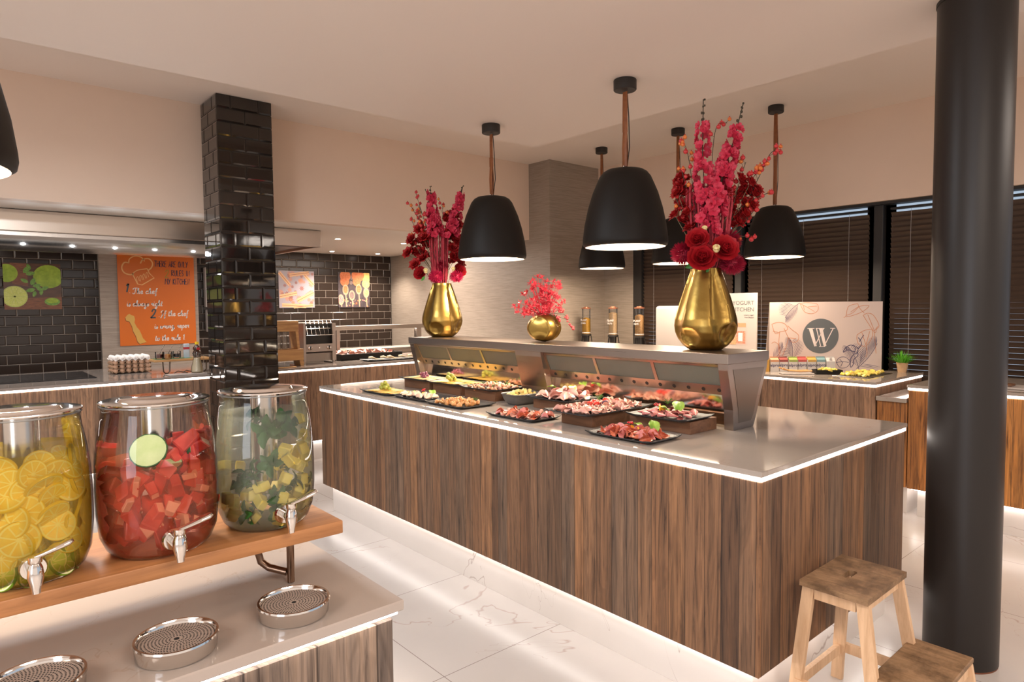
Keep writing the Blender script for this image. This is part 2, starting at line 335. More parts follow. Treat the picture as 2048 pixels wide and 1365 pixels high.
GOLD = P('hammered_gold', (.37, .24, .065), .33, 1, var=(.28, .175, .042), scale=9, bump=.10, bscale=30)
BLK = P('black_matt', (.018, .015, .013), .55)
BLKM = P('black_powder_coat', (.009, .007, .0055), .55, spec=.25)
COLM = P('column_paint', (.018, .0145, .013), .40, spec=.35)
LEATHER = P('tan_leather', (.26, .085, .022), .5, var=(.20, .06, .015), scale=40)
SLATE = P('slate_black', (.022, .023, .026), .38, bump=.25, bscale=120)
GREYC = P('grey_ceramic', (.11, .10, .095), .3)
WHITEP = P('white_plastic', (.50, .455, .43), .3)
CREAM = P('cream', (.78, .66, .46), .35)
PAPERW = P('print_white', (.52, .455, .42), .55)
LEDM = E('led_white', (1.0, .90, .83), 7.0)
LEDS = E('led_plinth', (1.0, .94, .89), 6.0)
LAMPD = E('lamp_diffuser', (1.0, .80, .58), 5.0)
SPOTM = E('spot_lens', (1.0, .90, .80), 25.0)
GLASS = thin_glass('clear_glass', (.97, .97, .96), .9, .01)
# ------------------------------------------------------------------ the room
ZC, ZP = 3.037, 2.64
struct(MB().box(-6, -5, -.1, 7, 9, 0).build('floor', FLOOR, smooth=0))
struct(MB().box(-6, -5, ZC, 7, 9, ZC+.1).build('ceiling', CEILW, smooth=0))
struct(MB().box(-6, -5, ZP, 3.40, 3.645, ZC-.002).build('ceiling', CEILW, smooth=0), 'lowered white ceiling panel over the island')
# kitchen recess: header over it, soffit, tiled back wall
struct(MB().box(-6, 5.49, 2.20, 5.04, 5.60, ZC).build('wall_header', WALLW, smooth=0))
struct(MB().box(-6, 5.60, 2.20, 5.02, 8.6, 2.28).build('ceiling_recess', TRIMW, smooth=0))
struct(MB().box(-6, 8.5, 0, 5.02, 8.6, 2.20).build('wall_back', TILE, smooth=0))
struct(MB().box(1.333, 8.43, 0, 2.34, 8.5, 2.20).build('wall_pier', WPL, smooth=0))
WPM = wallpaper_mat('grasscloth', (.36, .30, .25), (.25, .21, .17))
struct(MB().box(5.03, 5.16, 0, 5.98, 8.6, ZC).build('wall_corner', WPM, smooth=0), 'grasscloth papered wall corner beside the kitchen recess')
# window wall: header band, sill, frame posts, panes
struct(MB().box(5.82, -5, 2.285, 5.95, 5.16, ZC).build('wall_right', WALLW, smooth=0))
struct(MB().box(5.98, -5, 0, 6.1, 5.2, .80).build('wall_right', WPM, smooth=0))
struct(MB().box(5.92, 4.70, .0, 5.98, 5.16, 2.285).build('wall_right', WPM, smooth=0))
PANE = thin_glass('window_pane', (.95, .96, .97), .7, .02)
posts = [4.70, 3.43, 2.16, .90, -.36, -1.62]
for i in range(5):
    ya, yb = posts[i+1], posts[i]
    m = MB()
    m.box(5.98, ya-.082, .80, 6.06, ya+.115, 2.285).box(5.98, yb-.082, .80, 6.06, yb+.115, 2.285).box(5.975, ya, 2.28, 6.06, yb, 2.30).box(5.98, ya, .80, 6.06, yb, .86)
    o = struct(m.build('window_%d' % (i+1), BLK, smooth=0), 'black framed window behind closed blinds')
    MB().box(6.02, ya+.03, .86, 6.03, yb-.03, 2.28).build('pane', PANE, o, smooth=0)
    if i < 4:
        struct(MB().box(5.90, ya-.035, .80, 5.98, ya+.035, 2.285, .004).build('trim_%d' % (i+1), BLK, smooth=0), 'black window post between the blinds')
struct(MB().box(5.90, 4.60, .80, 5.98, 4.715, 2.285).build('trim_5', BLK, smooth=0))
struct(MB().box(5.86, -3, 2.262, 5.98, 4.7, 2.284).build('trim_6', BLK, smooth=0))
# closed venetian blinds
BLIND = P('blind_slat_brown', (.085, .055, .040), .32)
CORD = P('cord_pale', (.45, .44, .43), .6)
bl_lab = ['dark brown venetian blind behind the cereal dispensers, at the papered corner', 'dark brown venetian blind behind the big vase and the yogurt sign',
          'dark brown venetian blind partly hidden by the round column', 'dark brown venetian blind right of the round column']
def blind_span(i):
    return [(3.51, 4.60), (2.245, 3.345), (.98, 2.075), (-.27, .815)][i]
for i in range(4):
    ya, yb = blind_span(i)
    t = thing('venetian_blind', bl_lab[i], 'blind', (5.945, (ya+yb)/2, .80), 0, 'dark blinds on the window wall')
    hw = (yb-ya)/2
    m = MB(); z = .05; T0 = Matrix.Rotation(math.radians(58), 4, 'Y')
    while z < 1.405:
        # curved slat cross-section extruded along y
        sec = [(-.024, -.0022), (-.012, .0008), (0, .002), (.012, .0008), (.024, -.0022)]
        V = []
        for yy in (-hw, hw):
            for (a, b) in sec:
                p = T0 @ Vector((a, 0, b)); V.append((p.x, yy, p.z + z))
            for (a, b) in reversed(sec):
                p = T0 @ Vector((a, 0, b-.0012)); V.append((p.x, yy, p.z + z))
        n = 10
        m.add(V, [tuple(range(n-1, -1, -1)), tuple(range(n, 2*n))] + [(k, (k+1) % n, n+(k+1) % n, n+k) for k in range(n)])
        z += .0415
    m.build('slats', BLIND, t, smooth=50)
    MB().box(-.03, -hw, 1.418, .02, hw, 1.436, .002).build('head_rail', BLK, t, smooth=0)
    for q in (-.36, 0, .36):
        MB().tube([(-.026, q*hw*2, .03), (-.026, q*hw*2, 1.415)], .0012, 5).build('ladder_cord', CORD, t)
# black tiled pillar, real bevelled tiles
px0, px1, py0, py1 = 1.585, 1.995, 5.105, 5.49
m = MB(); m.box(px0+.006, py0+.006, 0, px1-.006, py1, ZC-.001)
o = struct(m.build('tiled_pillar', GROUTB, smooth=0), 'square pillar clad in glossy black bevelled brick tiles')
tl = MB(); rows = 30; hh = ZC/rows
def tile(u0, u1, z0, z1, face):
    g = .0022; u0 += g; u1 -= g; z0 += g; z1 -= g; b_ = .011; d = .0062
    if u1-u0 < .012: return
    P3 = {'f': lambda u, z, k: (u, py0+.006-k, z), 'l': lambda u, z, k: (px0+.006-k, u, z), 'r': lambda u, z, k: (px1-.006+k, u, z)}[face]
    bb = min(b_, (u1-u0)*.4)
    V = [P3(u0, z0, 0), P3(u1, z0, 0), P3(u1, z1, 0), P3(u0, z1, 0), P3(u0, z0, d*.45), P3(u1, z0, d*.45), P3(u1, z1, d*.45), P3(u0, z1, d*.45),
         P3(u0+bb, z0+b_, d), P3(u1-bb, z0+b_, d), P3(u1-bb, z1-b_, d), P3(u0+bb, z1-b_, d)]
    Fc = []
    for k in range(4):
        k2 = (k+1) % 4; Fc += [(k, k2, 4+k2, 4+k), (4+k, 4+k2, 8+k2, 8+k)]
    Fc.append((8, 9, 10, 11)); tl.add(V, Fc)
for r in range(rows):
    z0, z1 = r*hh, (r+1)*hh
    for face, a, b in (('f', px0, px1), ('l', py0, py1), ('r', py0, py1)):
        cuts = [a, a+.205, b] if (r % 2 == 0) else [a, a+.1025, a+.3075, b]
        cuts = [c for c in cuts if c <= b+1e-6]
        for u0, u1 in zip(cuts[:-1], cuts[1:]): tile(u0, u1, z0, z1, face)
tl.build('tiles', BTILE, o, smooth=0, recalc=True)
# round dark column
cxy = (3.10, .792)
o = struct(MB().cyl(cxy[0], cxy[1], 0.008, ZP-.012, .131, 64).build('round_column', COLM, smooth=40), 'round dark column in front of the island corner')
MB().cyl(cxy[0], cxy[1], ZP-.014, ZP-.001, .134, 64).build('collar', BLK, o)
MB().cyl(cxy[0], cxy[1], 0.0005, .0085, .129, 64).build('base_ring', P('rust_edge', (.16, .05, .02), .6), o)
# recessed downlights in the soffit
dl = [((3.27, 6.62), 'recessed downlight in the soffit, nearest the extractor hood end'), ((4.105, 6.645), 'recessed downlight in the soffit, behind the left bouquet'),
      ((3.913, 8.10), 'recessed downlight in the soffit, above the cinnamon picture'), ((4.606, 8.13), 'recessed downlight in the soffit, above the spice spoons picture')]
for (x, y), lb in dl:
    t = thing('downlight', lb, 'ceiling light', (x, y, 2.1985), 0, 'kitchen downlights')
    MB().lathe([(.030, 0), (.045, 0), (.045, -.004), (.030, -.003)], 24, cap=False).build('trim_ring', TRIMW, t)
    MB().cyl(0, 0, -.002, -.0005, .030, 20).build('lens', SPOTM, t)
    l = bpy.data.lights.new('downlight_lamp', 'SPOT'); l.energy = 45; l.spot_size = math.radians(120); l.spot_blend = .8; l.color = (1, .86, .72); l.shadow_soft_size = .03
    lo = bpy.data.objects.new('downlight_lamp', l); COL.objects.link(lo); lo.parent = t; lo.location = (0, 0, -.02)

# ------------------------------------------------------------------ counters
def counter(name, label, cat, x0, y0, x1, y1, wood, led_sides, zb=.19, over=.008, zt=.88, plinth=.06, pled=True, mat_top=QUARTZ, toplabel='', group=None, skirt_sides=None, lt=0):
    """wood clad counter body on a set-back marble plinth with LED lines; the stone top is its own thing"""
    t = thing(name, label, cat, (0, 0, 0), 0, group)
    a0, b0, a1, b1 = x0+over, y0+over, x1-over, y1-over; zw = zt-.016
    MB().box(a0, b0, zb, a1, b1, zw, .003).build('wood_cladding', wood, t, smooth=0)
    MB().box(x0+plinth, y0+plinth, 0.0005, x1-plinth, y1-plinth, zb).build('marble_plinth', SKIRT, t, smooth=0)
    m = MB(); e = over*.6
    if 'w' in led_sides: m.box(x0+e, y0+e, zw+.001, x0+e+.012, y1-e, zt-.0005)
    if 's' in led_sides: m.box(x0+e+.012, y0+e, zw+.001+lt, x1-e, y0+e+.012, zt-.0005)
    if 'e' in led_sides: m.box(x1-e-.012, y0+e+.012, zw+.001, x1-e, y1-e, zt-.0005)
    m.build('led_strip', LEDM, t, smooth=0)
    MB().box(x0+.03, y0+.03, zw, x1-.03, y1-.03, zt-.0006).build('top_frame', TRIMW, t, smooth=0)
    if pled:
        m = MB(); q = plinth-.012
        for (u0, v0, u1, v1) in ((x0+.03, y0+.03, x0+q, y1-.03), (x0+q, y0+.03, x1-.03, y0+q), (x1-q, y0+q, x1-.03, y1-.03), (x0+q, y1-q, x1-q, y1-.03)):
            if u1-u0 > .001 and v1-v0 > .001: m.box(u0, v0, zb-.007, u1, v1, zb-.0008)
        m.build('plinth_light', LEDS, t, smooth=0)
    o = MB().box(x0, y0, zt, x1, y1, .90, .0022).build('worktop', mat_top, smooth=0)
    tag(o, toplabel, 'worktop')
    return t
counter('buffet_island', 'large island clad in reclaimed brown boards in the middle of the room', 'counter', 2.0245, 1.083, 3.3487, 4.4474, ISLW, 'ws', toplabel='polished stone top of the middle island under the cold cut platters')
counter('drinks_counter', 'grey-brown board counter at lower left under the drink dispensers', 'counter', -1.3, 1.062, .644, 1.80, FRW, 's', over=.016, mat_top=QUARTZ2, toplabel='pale veined stone top under the oak dispenser stand', pled=False, lt=.007)
counter('kitchen_counter', 'long wooden service counter in front of the tiled kitchen recess', 'counter', -2.4, 5.93, 5.00, 7.25, BKW, 's', mat_top=P('kitchen_top', (.30, .25, .22), .08, var=(.24, .20, .175), scale=6), toplabel='glossy brown top of the kitchen service counter')
counter('yogurt_counter', 'wooden counter below the white logo board by the blinds', 'counter', 4.92, 1.795, 5.88, 5.10, BKW, 'ws', mat_top=QUARTZ, toplabel='stone top carrying the logo board and carton row')
counter('side_counter', 'golden knotty wood counter seen either side of the round column', 'counter', 4.92, -1.6, 5.88, 1.60, GLW, 'w', mat_top=QUARTZ, toplabel='stone top of the golden side counter right of the column')
t = thing('link_shelf', 'low golden wood shelf unit between the two counters by the column', 'counter', (0, 0, 0))
MB().box(4.945, 1.602, .19, 5.80, 1.793, .775).build('wood_body', GLW, t, smooth=0)
MB().box(4.915, 1.602, .775, 5.80, 1.793, .805, .002).build('stone_shelf', QUARTZ, t, smooth=0)
MB().box(5.0, 1.61, 0.0005, 5.7, 1.78, .19).build('plinth', SKIRT, t, smooth=0)

# ------------------------------------------------------------------ heated food guard on the island
t = thing('sneeze_guard', 'long brushed steel food guard shelf standing on the island', 'food guard', (0, 0, .9))
Zs, Ze = .295, .34
MB().box(2.55, 1.525, Zs, 2.905, 4.085, Ze, .002).build('shelf', STEEL, t, smooth=0)
prof = [(2.553, .295), (2.557, .268), (2.578, .19), (2.604, .09), (2.608, 0.001), (2.775, 0.001), (2.797, .04), (2.845, .16), (2.893, .262), (2.900, .295)]
inner = [(2.600, .27), (2.625, .18), (2.645, .09), (2.650, .03), (2.752, .03), (2.775, .06), (2.82, .17), (2.868, .265)]
for (ya, yb) in ((1.530, 1.575), (2.70, 2.92), (4.02, 4.07)):
    m = MB().prism(prof, ya, yb, 'y')
    o = m.build('support', STEEL, t, smooth=0)
    mm = MB().prism(inner, ya-.0015, ya-.0002, 'y'); mm.build('side_plate', STEELD, o, smooth=0)
MESH = P('lamp_mesh', (.20, .19, .15), .35, .7, bump=.6, bscale=900)
for (ya, yb) in ((1.576, 2.699), (2.921, 4.019)):
    # sloping frame: top bar, bottom strip with holes, dividers, three mesh fields
    def sl(y, k, d=0):   # k 0 top .. 1 bottom of the slope
        return (2.577+.045*k+d, y, .285-.095*k)
    def quadbox(mb, y0, y1, k0, k1, d0, d1, mat=0):
        V = [sl(y0, k0, d0), sl(y1, k0, d0), sl(y1, k1, d0), sl(y0, k1, d0), sl(y0, k0, d1), sl(y1, k0, d1), sl(y1, k1, d1), sl(y0, k1, d1)]
        mb.add(V, [(0, 1, 2, 3), (7, 6, 5, 4), (0, 4, 5, 1), (1, 5, 6, 2), (2, 6, 7, 3), (3, 7, 4, 0)], mat)
    fr = MB(); W3 = (yb-ya)/3
    quadbox(fr, ya, yb, -.05, .06, 0, .02); quadbox(fr, ya, yb, .98, 1.45, 0, .016)
    for q in range(4):
        yy = ya + q*W3; quadbox(fr, max(ya, yy-.009), min(yb, yy+.009), .06, .98, 0, .016)
    fo = fr.build('lamp_frame', STEEL, t, smooth=0)
    for q in range(3):
        mp = MB(); quadbox(mp, ya+q*W3+.009, ya+(q+1)*W3-.009, .06, .98, .004, .012); mp.build('mesh_panel', MESH, fo, smooth=0)
    for q in range(14):
        hm = MB()
        yy = ya + (yb-ya)*(q+.5)/14; c = Vector(sl(yy, 1.22, -.0006)); n_ = Vector((-.095, 0, -.045)).normalized()
        R_ = n_.to_track_quat('Z', 'Y').to_matrix().to_4x4(); R_.translation = c
        hm.cyl(0, 0, 0, .0012, .0095, 14, T=R_); hm.build('vent_hole', BLK, fo, smooth=0)
    MB().box(2.655, ya, .0, 2.662, yb, .19).build('back_screen', brushed('mirror_steel', (.70, .62, .54), .10), t, smooth=0)
    l = bpy.data.lights.new('guard_lamp', 'AREA'); l.shape = 'RECTANGLE'; l.size = .04; l.size_y = (yb-ya)*.95; l.energy = 2.0; l.color = (1, .82, .60)
    lo = bpy.data.objects.new('guard_lamp', l); COL.objects.link(lo); lo.parent = t; lo.location = (2.60, (ya+yb)/2, .17); lo.rotation_euler = (0, math.radians(22), 0)

# ------------------------------------------------------------------ pendants
def pendant(x, y, ztop, zrim, label, R=.225, lean=0):
    t = thing('pendant_lamp', label, 'pendant lamp', (x, y, ztop), lean, 'black bell pendant lamps')
    d = zrim - ztop
    MB().lathe([(.0, -.0005), (.058, -.0005), (.060, -.004), (.060, -.052), (.056, -.056), (0, -.056)], 28).build('canopy', BLK, t)
    H = .41; pr = [(.935, 0), (.985, .02), (1.0, .06), (.995, .11), (.955, .285), (.875, .49), (.765, .69), (.68, .80), (.60, .90), (.52, .955), (.43, .985), (.30, 1.0), (0, 1.005)]
    out = [(r*R, z*H) for r, z in pr]; inn = [(max(0, r*R-.006), z*H-.005) for r, z in reversed(pr[2:])] + [(.915*R, .012)]
    MB().lathe(out, 56, (0, 0, d), cap=False).build('shade', BLKM, t, smooth=60)
    lin = MB().lathe(inn+[(.935*R, 0)], 56, (0, 0, d), cap=False)
    lin.build('shade_lining', TRIMW, t, smooth=60)
    MB().lathe([(0, .016), (.86*R, .016), (.86*R, .020), (0, .020)], 40, (0, 0, d), cap=False).build('diffuser', LAMPD, t)
    zt = d+H+.004
    # doubled leather strap with a knot third of the way, black flex beside it
    s1 = MB(); k = -.06 + (zt+.06)*.45
    for sgn in (-1, 1):
        pts = [(0, 0, -.062), (.003*sgn, .004*sgn, k*.6), (.002*sgn, .003*sgn, k), (.010*sgn, .004*sgn, (k+zt)/2), (.003*sgn, 0, zt+.01)]
        s1.tube(pts, .003, 8, flat=5.2)
    s1.tube([(0, 0, k+.03), (0, 0, k-.03)], .009, 8, flat=1.9)
    s1.build('leather_strap', LEATHER, t)
    MB().tube([(.01, -.005, -.05), (.016, -.012, k*.8), (.018, -.012, k), (.022, -.012, (k+zt)/2), (.01, -.004, zt+.003)], .0028, 6).build('flex', BLK, t)
    MB().tube([(0, 0, zt+.016), (.012, 0, zt+.012), (.012, 0, zt), (-.012, 0, zt), (-.012, 0, zt+.012), (0, 0, zt+.016)], .0022, 6).build('ring', CHROME, t)
    l = bpy.data.lights.new('pendant_bulb', 'AREA'); l.shape = 'DISK'; l.size = .30; l.energy = 9.5; l.color = (1, .80, .60)
    lo = bpy.data.objects.new('pendant_bulb', l); COL.objects.link(lo); lo.parent = t; lo.location = (0, 0, d+.013)
    return t
pendant(2.772, 2.27, ZP, 1.765, 'large black bell pendant nearest the big bouquet, over the island')
pendant(2.766, 3.38, ZP, 1.765, 'black bell pendant beside the left bouquet, over the island')
pendant(5.116, 2.652, ZC, 1.83, 'black bell pendant right of the big bouquet, before the blinds', .235)
pendant(5.083, 3.555, ZC, 1.83, 'black bell pendant partly hidden behind the big bouquet', .235)
pendant(5.084, 4.464, ZC, 1.83, 'farthest black bell pendant, by the papered wall corner', .235)
# ------------------------------------------------------------------ hood over the kitchen counter
HOODS = brushed('hood_steel', (.58, .50, .43), .32, sc=(2, 2, 120), amt=.06)
t = thing('extractor_hood', 'wide brushed steel extractor hood above the kitchen counter with small lamps', 'hood', (0, 6.0, 2.04))
MB().box(-2.6, 0, 0, 2.79, .035, .155, .003).build('front_fascia', HOODS, t, smooth=0)
MB().box(2.755, .035, 0, 2.79, 1.9, .155).build('side_fascia', HOODS, t, smooth=0)
m = MB().prism([(.035, -.002), (.10, -.05), (.20, -.085), (.33, -.105), (.33, -.122), (.18, -.108), (.08, -.075), (.035, -.03)], -2.6, 1.94, 'x')
m.build('gutter_band', brushed('hood_band', (.62, .60, .58), .22, sc=(200, 2, 2)), t, smooth=40)
MB().box(-2.6, .33, -.122, 1.94, .36, -.10).build('lip', HOODS, t, smooth=0)
MB().box(-2.6, .30, .02, 2.755, 1.9, .05).build('filter_bank', P('filter_dark', (.06, .075, .075), .35, .6), t, smooth=0)
for i, x in enumerate((.49, .80, 1.09, 1.38, 1.68)):
    o = MB().lathe([(0, 0), (.022, 0), (.026, .006), (0, .006)], 16, (x, .20, -.096), cap=False).build('hood_lamp', SPOTM, t)
    l = bpy.data.lights.new('hood_spot', 'POINT'); l.energy = 1.1; l.shadow_soft_size = .015; l.color = (.92, .96, 1.0)
    lo = bpy.data.objects.new('hood_spot', l); COL.objects.link(lo); lo.parent = t; lo.location = (x, .13, -.105)
l = bpy.data.lights.new('hood_light', 'AREA'); l.shape = 'RECTANGLE'; l.size = 3.0; l.size_y = .12; l.energy = 14; l.color = (1, .93, .86)
lo = bpy.data.objects.new('hood_light', l); COL.objects.link(lo); lo.parent = t; lo.location = (.6, .62, .0)

# ------------------------------------------------------------------ oak dispenser stand, drip trays, jars
t = thing('dispenser_stand', 'long oak board on bent steel legs holding the three drink jars', 'stand', (0, 1.2, .9))
MB().box(-.75, 0, .106, .590, .255, .132, .0025, seg=2).build('oak_board', OAK, t, smooth=30)
PIPE = P('bronze_pipe', (.24, .15, .10), .28, 1)
for xx in (.515, -.55):
    m = MB(); m.tube([(xx, .085, 0.002), (xx, .085, .106)], .0075, 12)
    m.tube([(xx-.048, .13, .106), (xx-.048, .13, .060), (xx-.044, .128, .042), (xx-.032, .117, .030), (xx-.006, .09, .022)], .0075, 12)
    m.build('pipe_leg', PIPE, t)
tray_l = ['round perforated steel drip tray at the bottom left corner, below the lemon jar', 'round perforated steel drip tray below the watermelon jar', 'round perforated steel drip tray below the pineapple mint jar, by the pipe leg']
PERF = P('perforated_steel', (.55, .46, .40), .55, .6)
HOLE = P('tray_hole', (.012, .010, .009), .8)
for i, x in enumerate((.082, .268, .464)):
    y = 1.147
    t = thing('drip_tray', tray_l[i], 'drip tray', (x, y, .9005), .3*i, 'steel drip trays')
    MB().lathe([(0, 0), (.058, 0), (.0605, .003), (.0615, .020), (.0635, .0245), (.0625, .0275), (.0590, .0275), (.0565, .0235), (.0555, .006), (0, .006)], 64, cap=False).build('dish', CHROME, t, smooth=40)
    m = MB().cyl(0, 0, .0188, .0208, .0553, 48, mat=0)
    for ring in range(1, 10):
        rr = .0052 + ring*.0051; n_ = max(6, int(2*PI*rr/.0046))
        for k in range(n_):
            a = 2*PI*k/n_ + ring*.5; cx_, cy_ = rr*math.cos(a), rr*math.sin(a)
            V = [(cx_+.00155*math.cos(b*PI/3), cy_+.00155*math.sin(b*PI/3), .0211) for b in range(6)]
            m.add(V, [(0, 1, 2, 3, 4, 5)], 1)
    m.cyl(0, 0, .0208, .0213, .0042, 16, mat=1)
    m.build('perforated_grille', [PERF, HOLE], t, smooth=30, recalc=False)

JG = thin_glass('jar_glass', (.985, .985, .98), .95, .012)
JPROF = [(.062, .0), (.070, .0015), (.080, .012), (.0885, .034), (.0925, .075), (.0930, .120), (.0915, .165), (.0870, .205), (.0815, .235), (.0795, .252), (.0812, .259)]
def jr(z):
    for (r0, z0), (r1, z1) in zip(JPROF[:-1], JPROF[1:]):
        if z0 <= z <= z1: return r0 + (r1-r0)*(z-z0)/max(1e-6, z1-z0)
    return .08
jars = [
    (.090, 'glass drink dispenser of yellow water with lemon slices, leftmost jar', dict(fill=.205, tint=(1.0, .93, .55), haze=.26, col=(.95, .75, .14))),
    (.282, 'glass drink dispenser of red water with watermelon chunks, middle jar', dict(fill=.158, tint=(1.0, .78, .70), haze=.24, col=(.95, .36, .18))),
    (.475, 'glass drink dispenser of clear water with pineapple and mint, rightmost jar', dict(fill=.222, tint=(.98, .99, .93), haze=.24, col=(.86, .87, .74)))]
JY, JZ = 1.299, 1.0325
for i, (jx, lb, d) in enumerate(jars):
    t = thing('drink_dispenser', lb, 'drink dispenser', (jx, JY-(.006 if i == 1 else 0), JZ), 0, 'glass drink dispensers on the oak stand'); t.scale = (1.055, 1.055, 1.0) if i == 1 else (1, 1, 1)
    pr = JPROF + [(.0800, .2595), (.0780, .252), (.0800, .234)] + [(r-.0022, z) for r, z in reversed(JPROF[3:8])] + [(.078, .014), (.068, .006), (0, .006)]
    MB().lathe([(0, 0)]+JPROF, 72, cap=False).build('glass_body', JG, t, smooth=70)
    MB().tube([(.0812*math.cos(a*PI/24), .0812*math.sin(a*PI/24), .2585) for a in range(49)], .0016, 6).build('glass_rim', thin_glass('rim_glass', (.9, .9, .88), 1, .02, haze=.25), t)
    # liquid body
    f = d['fill']; lp = [(0, .004)] + [(r-.0035, max(.004, z)) for r, z in JPROF if z < f] + [(jr(f)-.0035, f), (0, f)]
    MB().lathe(lp, 56, cap=False).build('liquid', thin_glass('liquid', d['tint'], .35, .02, haze=d['haze'], hazecol=d['col'], ior=1.2), t, smooth=60)
    # steel lid with raised disc, knob plate and ice tube
    MB().lathe([(0, .2605), (.060, .2605), (.079, .2615), (.0835, .2625), (.0838, .2645), (.080, .2655), (.056, .2650), (.0535, .2690), (.050, .2700), (0, .2700)], 64, cap=False).build('steel_lid', CHROME, t, smooth=40)
    MB().lathe([(.0245, .2600), (.0245, .060 if i != 1 else .115), (0, .058 if i != 1 else .113)], 32, cap=False).build('ice_tube', brushed('tube_steel', (.62, .56, .50), .22), t, smooth=50)
    # tap: washer, barrel, spout, lever
    ty = -jr(.036); tz = .036
    m = MB(); Rx = Matrix.Rotation(PI/2, 4, 'X')
    def ax(z0, z1, r0, r1): m.lathe([(0, z0), (r0, z0), (r1, z1), (0, z1)], 24, cap=False, T=Matrix.Translation((0, ty, tz)) @ Rx)
    ax(.001, .006, .0185, .0165); ax(.006, .016, .0095, .0095); ax(.014, .034, .0095, .0095)
    m.sphere((0, ty-.034, tz), .0085, 16, 10)
    m.lathe([(0, -.028), (.0058, -.028), (.0064, -.022), (.0108, -.004), (.0095, .009), (.0070, .016), (.0090, .018), (.0090, .027), (0, .028)], 20, (0, ty-.034, tz), cap=False)
    o = m.build('tap', CHROME, t, smooth=45)
    m = MB(); m.tube([(0, ty-.034, tz+.026), (.010, ty-.036, tz+.029), (.024, ty-.038, tz+.034), (.042, ty-.041, tz+.041), (.047, ty-.0415, tz+.043)], .003, 10, flat=2.2, radii=[.0030, .0034, .0042, .0050, .0030])
    m.build('lever', CHROME, o, smooth=60)

# --- fruit pieces, each an object
YEL = P('lemon_flesh', (.84, .54, .06), .35, var=(.88, .68, .18), scale=60, sss=.2)
RIND = P('lemon_rind', (.86, .60, .04), .35); PITH = P('lemon_pith', (.90, .84, .52), .5)
LIME = P('lime_rind', (.18, .36, .03), .35); LIMEF = P('lime_flesh', (.55, .68, .16), .35)
MEL = P('watermelon_flesh', (.54, .030, .022), .3, var=(.70, .10, .06), scale=28, sss=.2); MELP = P('watermelon_pale', (.86, .42, .28), .4, var=(.90, .62, .42), scale=20)
PIN = P('pineapple_flesh', (.83, .60, .06), .35, var=(.90, .74, .22), scale=34, sss=.2)
MINT = P('mint_green', (.022, .11, .012), .45, var=(.025, .10, .015), scale=30)
CUCS = P('cucumber_skin', (.02, .10, .015), .35); CUCF = P('cucumber_flesh', (.50, .62, .26), .35, var=(.62, .70, .36), scale=30)
def citrus_slice(r, th, rind, pith, flesh):
    m = MB(); m.lathe([(0, -th/2), (r*.97, -th/2), (r, 0), (r*.97, th/2), (0, th/2)], 28, cap=False, mat=0)
    for s in (-1, 1):
        z = s*(th/2+.0002)
        m.add([(r*.93*math.cos(k*PI/14), r*.93*math.sin(k*PI/14), z) for k in range(28)], [tuple(range(28))], 1)
        for q in range(9):
            a0, a1 = 2*PI*q/9+.05, 2*PI*(q+1)/9-.05; am = (a0+a1)/2
            pts = [(r*.10*math.cos(am), r*.10*math.sin(am))] + [(r*.84*math.cos(a0+(a1-a0)*k/4), r*.84*math.sin(a0+(a1-a0)*k/4)) for k in range(5)]
            m.add([(x, y, z+s*.0003) for x, y in pts], [tuple(range(6))], 2)
    return m, [rind, pith, flesh]
def chunk(sx, sy, sz, seed, jit=.18):
    rr = random.Random(seed); m = MB().box(-sx/2, -sy/2, -sz/2, sx/2, sy/2, sz/2, min(sx, sy, sz)*.10)
    k = [1+rr.uniform(-jit, jit) for _ in range(8)]
    m.v = [(x*(k[0] if z > 0 else k[1])+z*(k[2]-1), y*(k[3] if x > 0 else k[4])+z*(k[5]-1), z*(k[6] if y > 0 else k[7])) for x, y, z in m.v]
    return m
def leafmesh(L_, W_, curl=.3, nx=8, ny=5, serr=.06, wav=.0):
    m = MB(); V = []; Fc = []
    for i in range(nx+1):
        t_ = i/nx; w_ = W_*math.sin(PI*min(.985, t_*.92+.06))**.8*(1+serr*(1 if i % 2 else -1))
        for j in range(ny):
            s_ = (j/(ny-1)-.5)*2
            V.append((t_*L_, s_*w_/2, curl*L_*(-(t_-.4)**2+.16)+abs(s_)*w_*.18+wav*math.sin(9*t_+5*s_)*(abs(s_))))
    for i in range(nx):
        for j in range(ny-1): Fc.append((i*ny+j, (i+1)*ny+j, (i+1)*ny+j+1, i*ny+j+1))
    n = len(V); V2 = [(x, y, z-.0005) for x, y, z in V]
    Fc2 = [tuple(reversed([q+n for q in f])) for f in Fc]
    m.add(V+V2, Fc+Fc2); return m
def jar_where(p, i):
    jx_ = min((j[0] for j in jars), key=lambda q: abs(q-p[0])); h = p[2]-JZ
    hz = 'near the bottom' if h < .06 else ('low' if h < .10 else ('mid height' if h < .145 else 'near the surface'))
    dx = p[0]*.756-p[1]*.655-(jx_*.756-JY*.655); dp = (p[0]-jx_)*.655+(p[1]-JY)*.756
    return ', %s, %s %s' % (hz, 'left' if dx < -.03 else ('right' if dx > .03 else 'centre'), 'front' if dp < 0 else 'back')
def place_kind(protos, spots, rng, label, cat, group, rotf=None, scf=None):
    """protos: list of source objects (used first), spots: (x,y,z)"""
    used = set()
    for i, sp in enumerate(spots):
        k = i % len(protos); src = protos[k]
        o = src if k not in used else copy_tree(src)
        used.add(k); o.location = sp
        o.rotation_euler = rotf(i, sp) if rotf else (rng.uniform(0, 6.28), rng.uniform(0, 6.28), rng.uniform(0, 6.28))
        if scf: s_ = scf(i); o.scale = (s_, s_, s_)
        tag(o, label+jar_where(sp, i), cat, group)
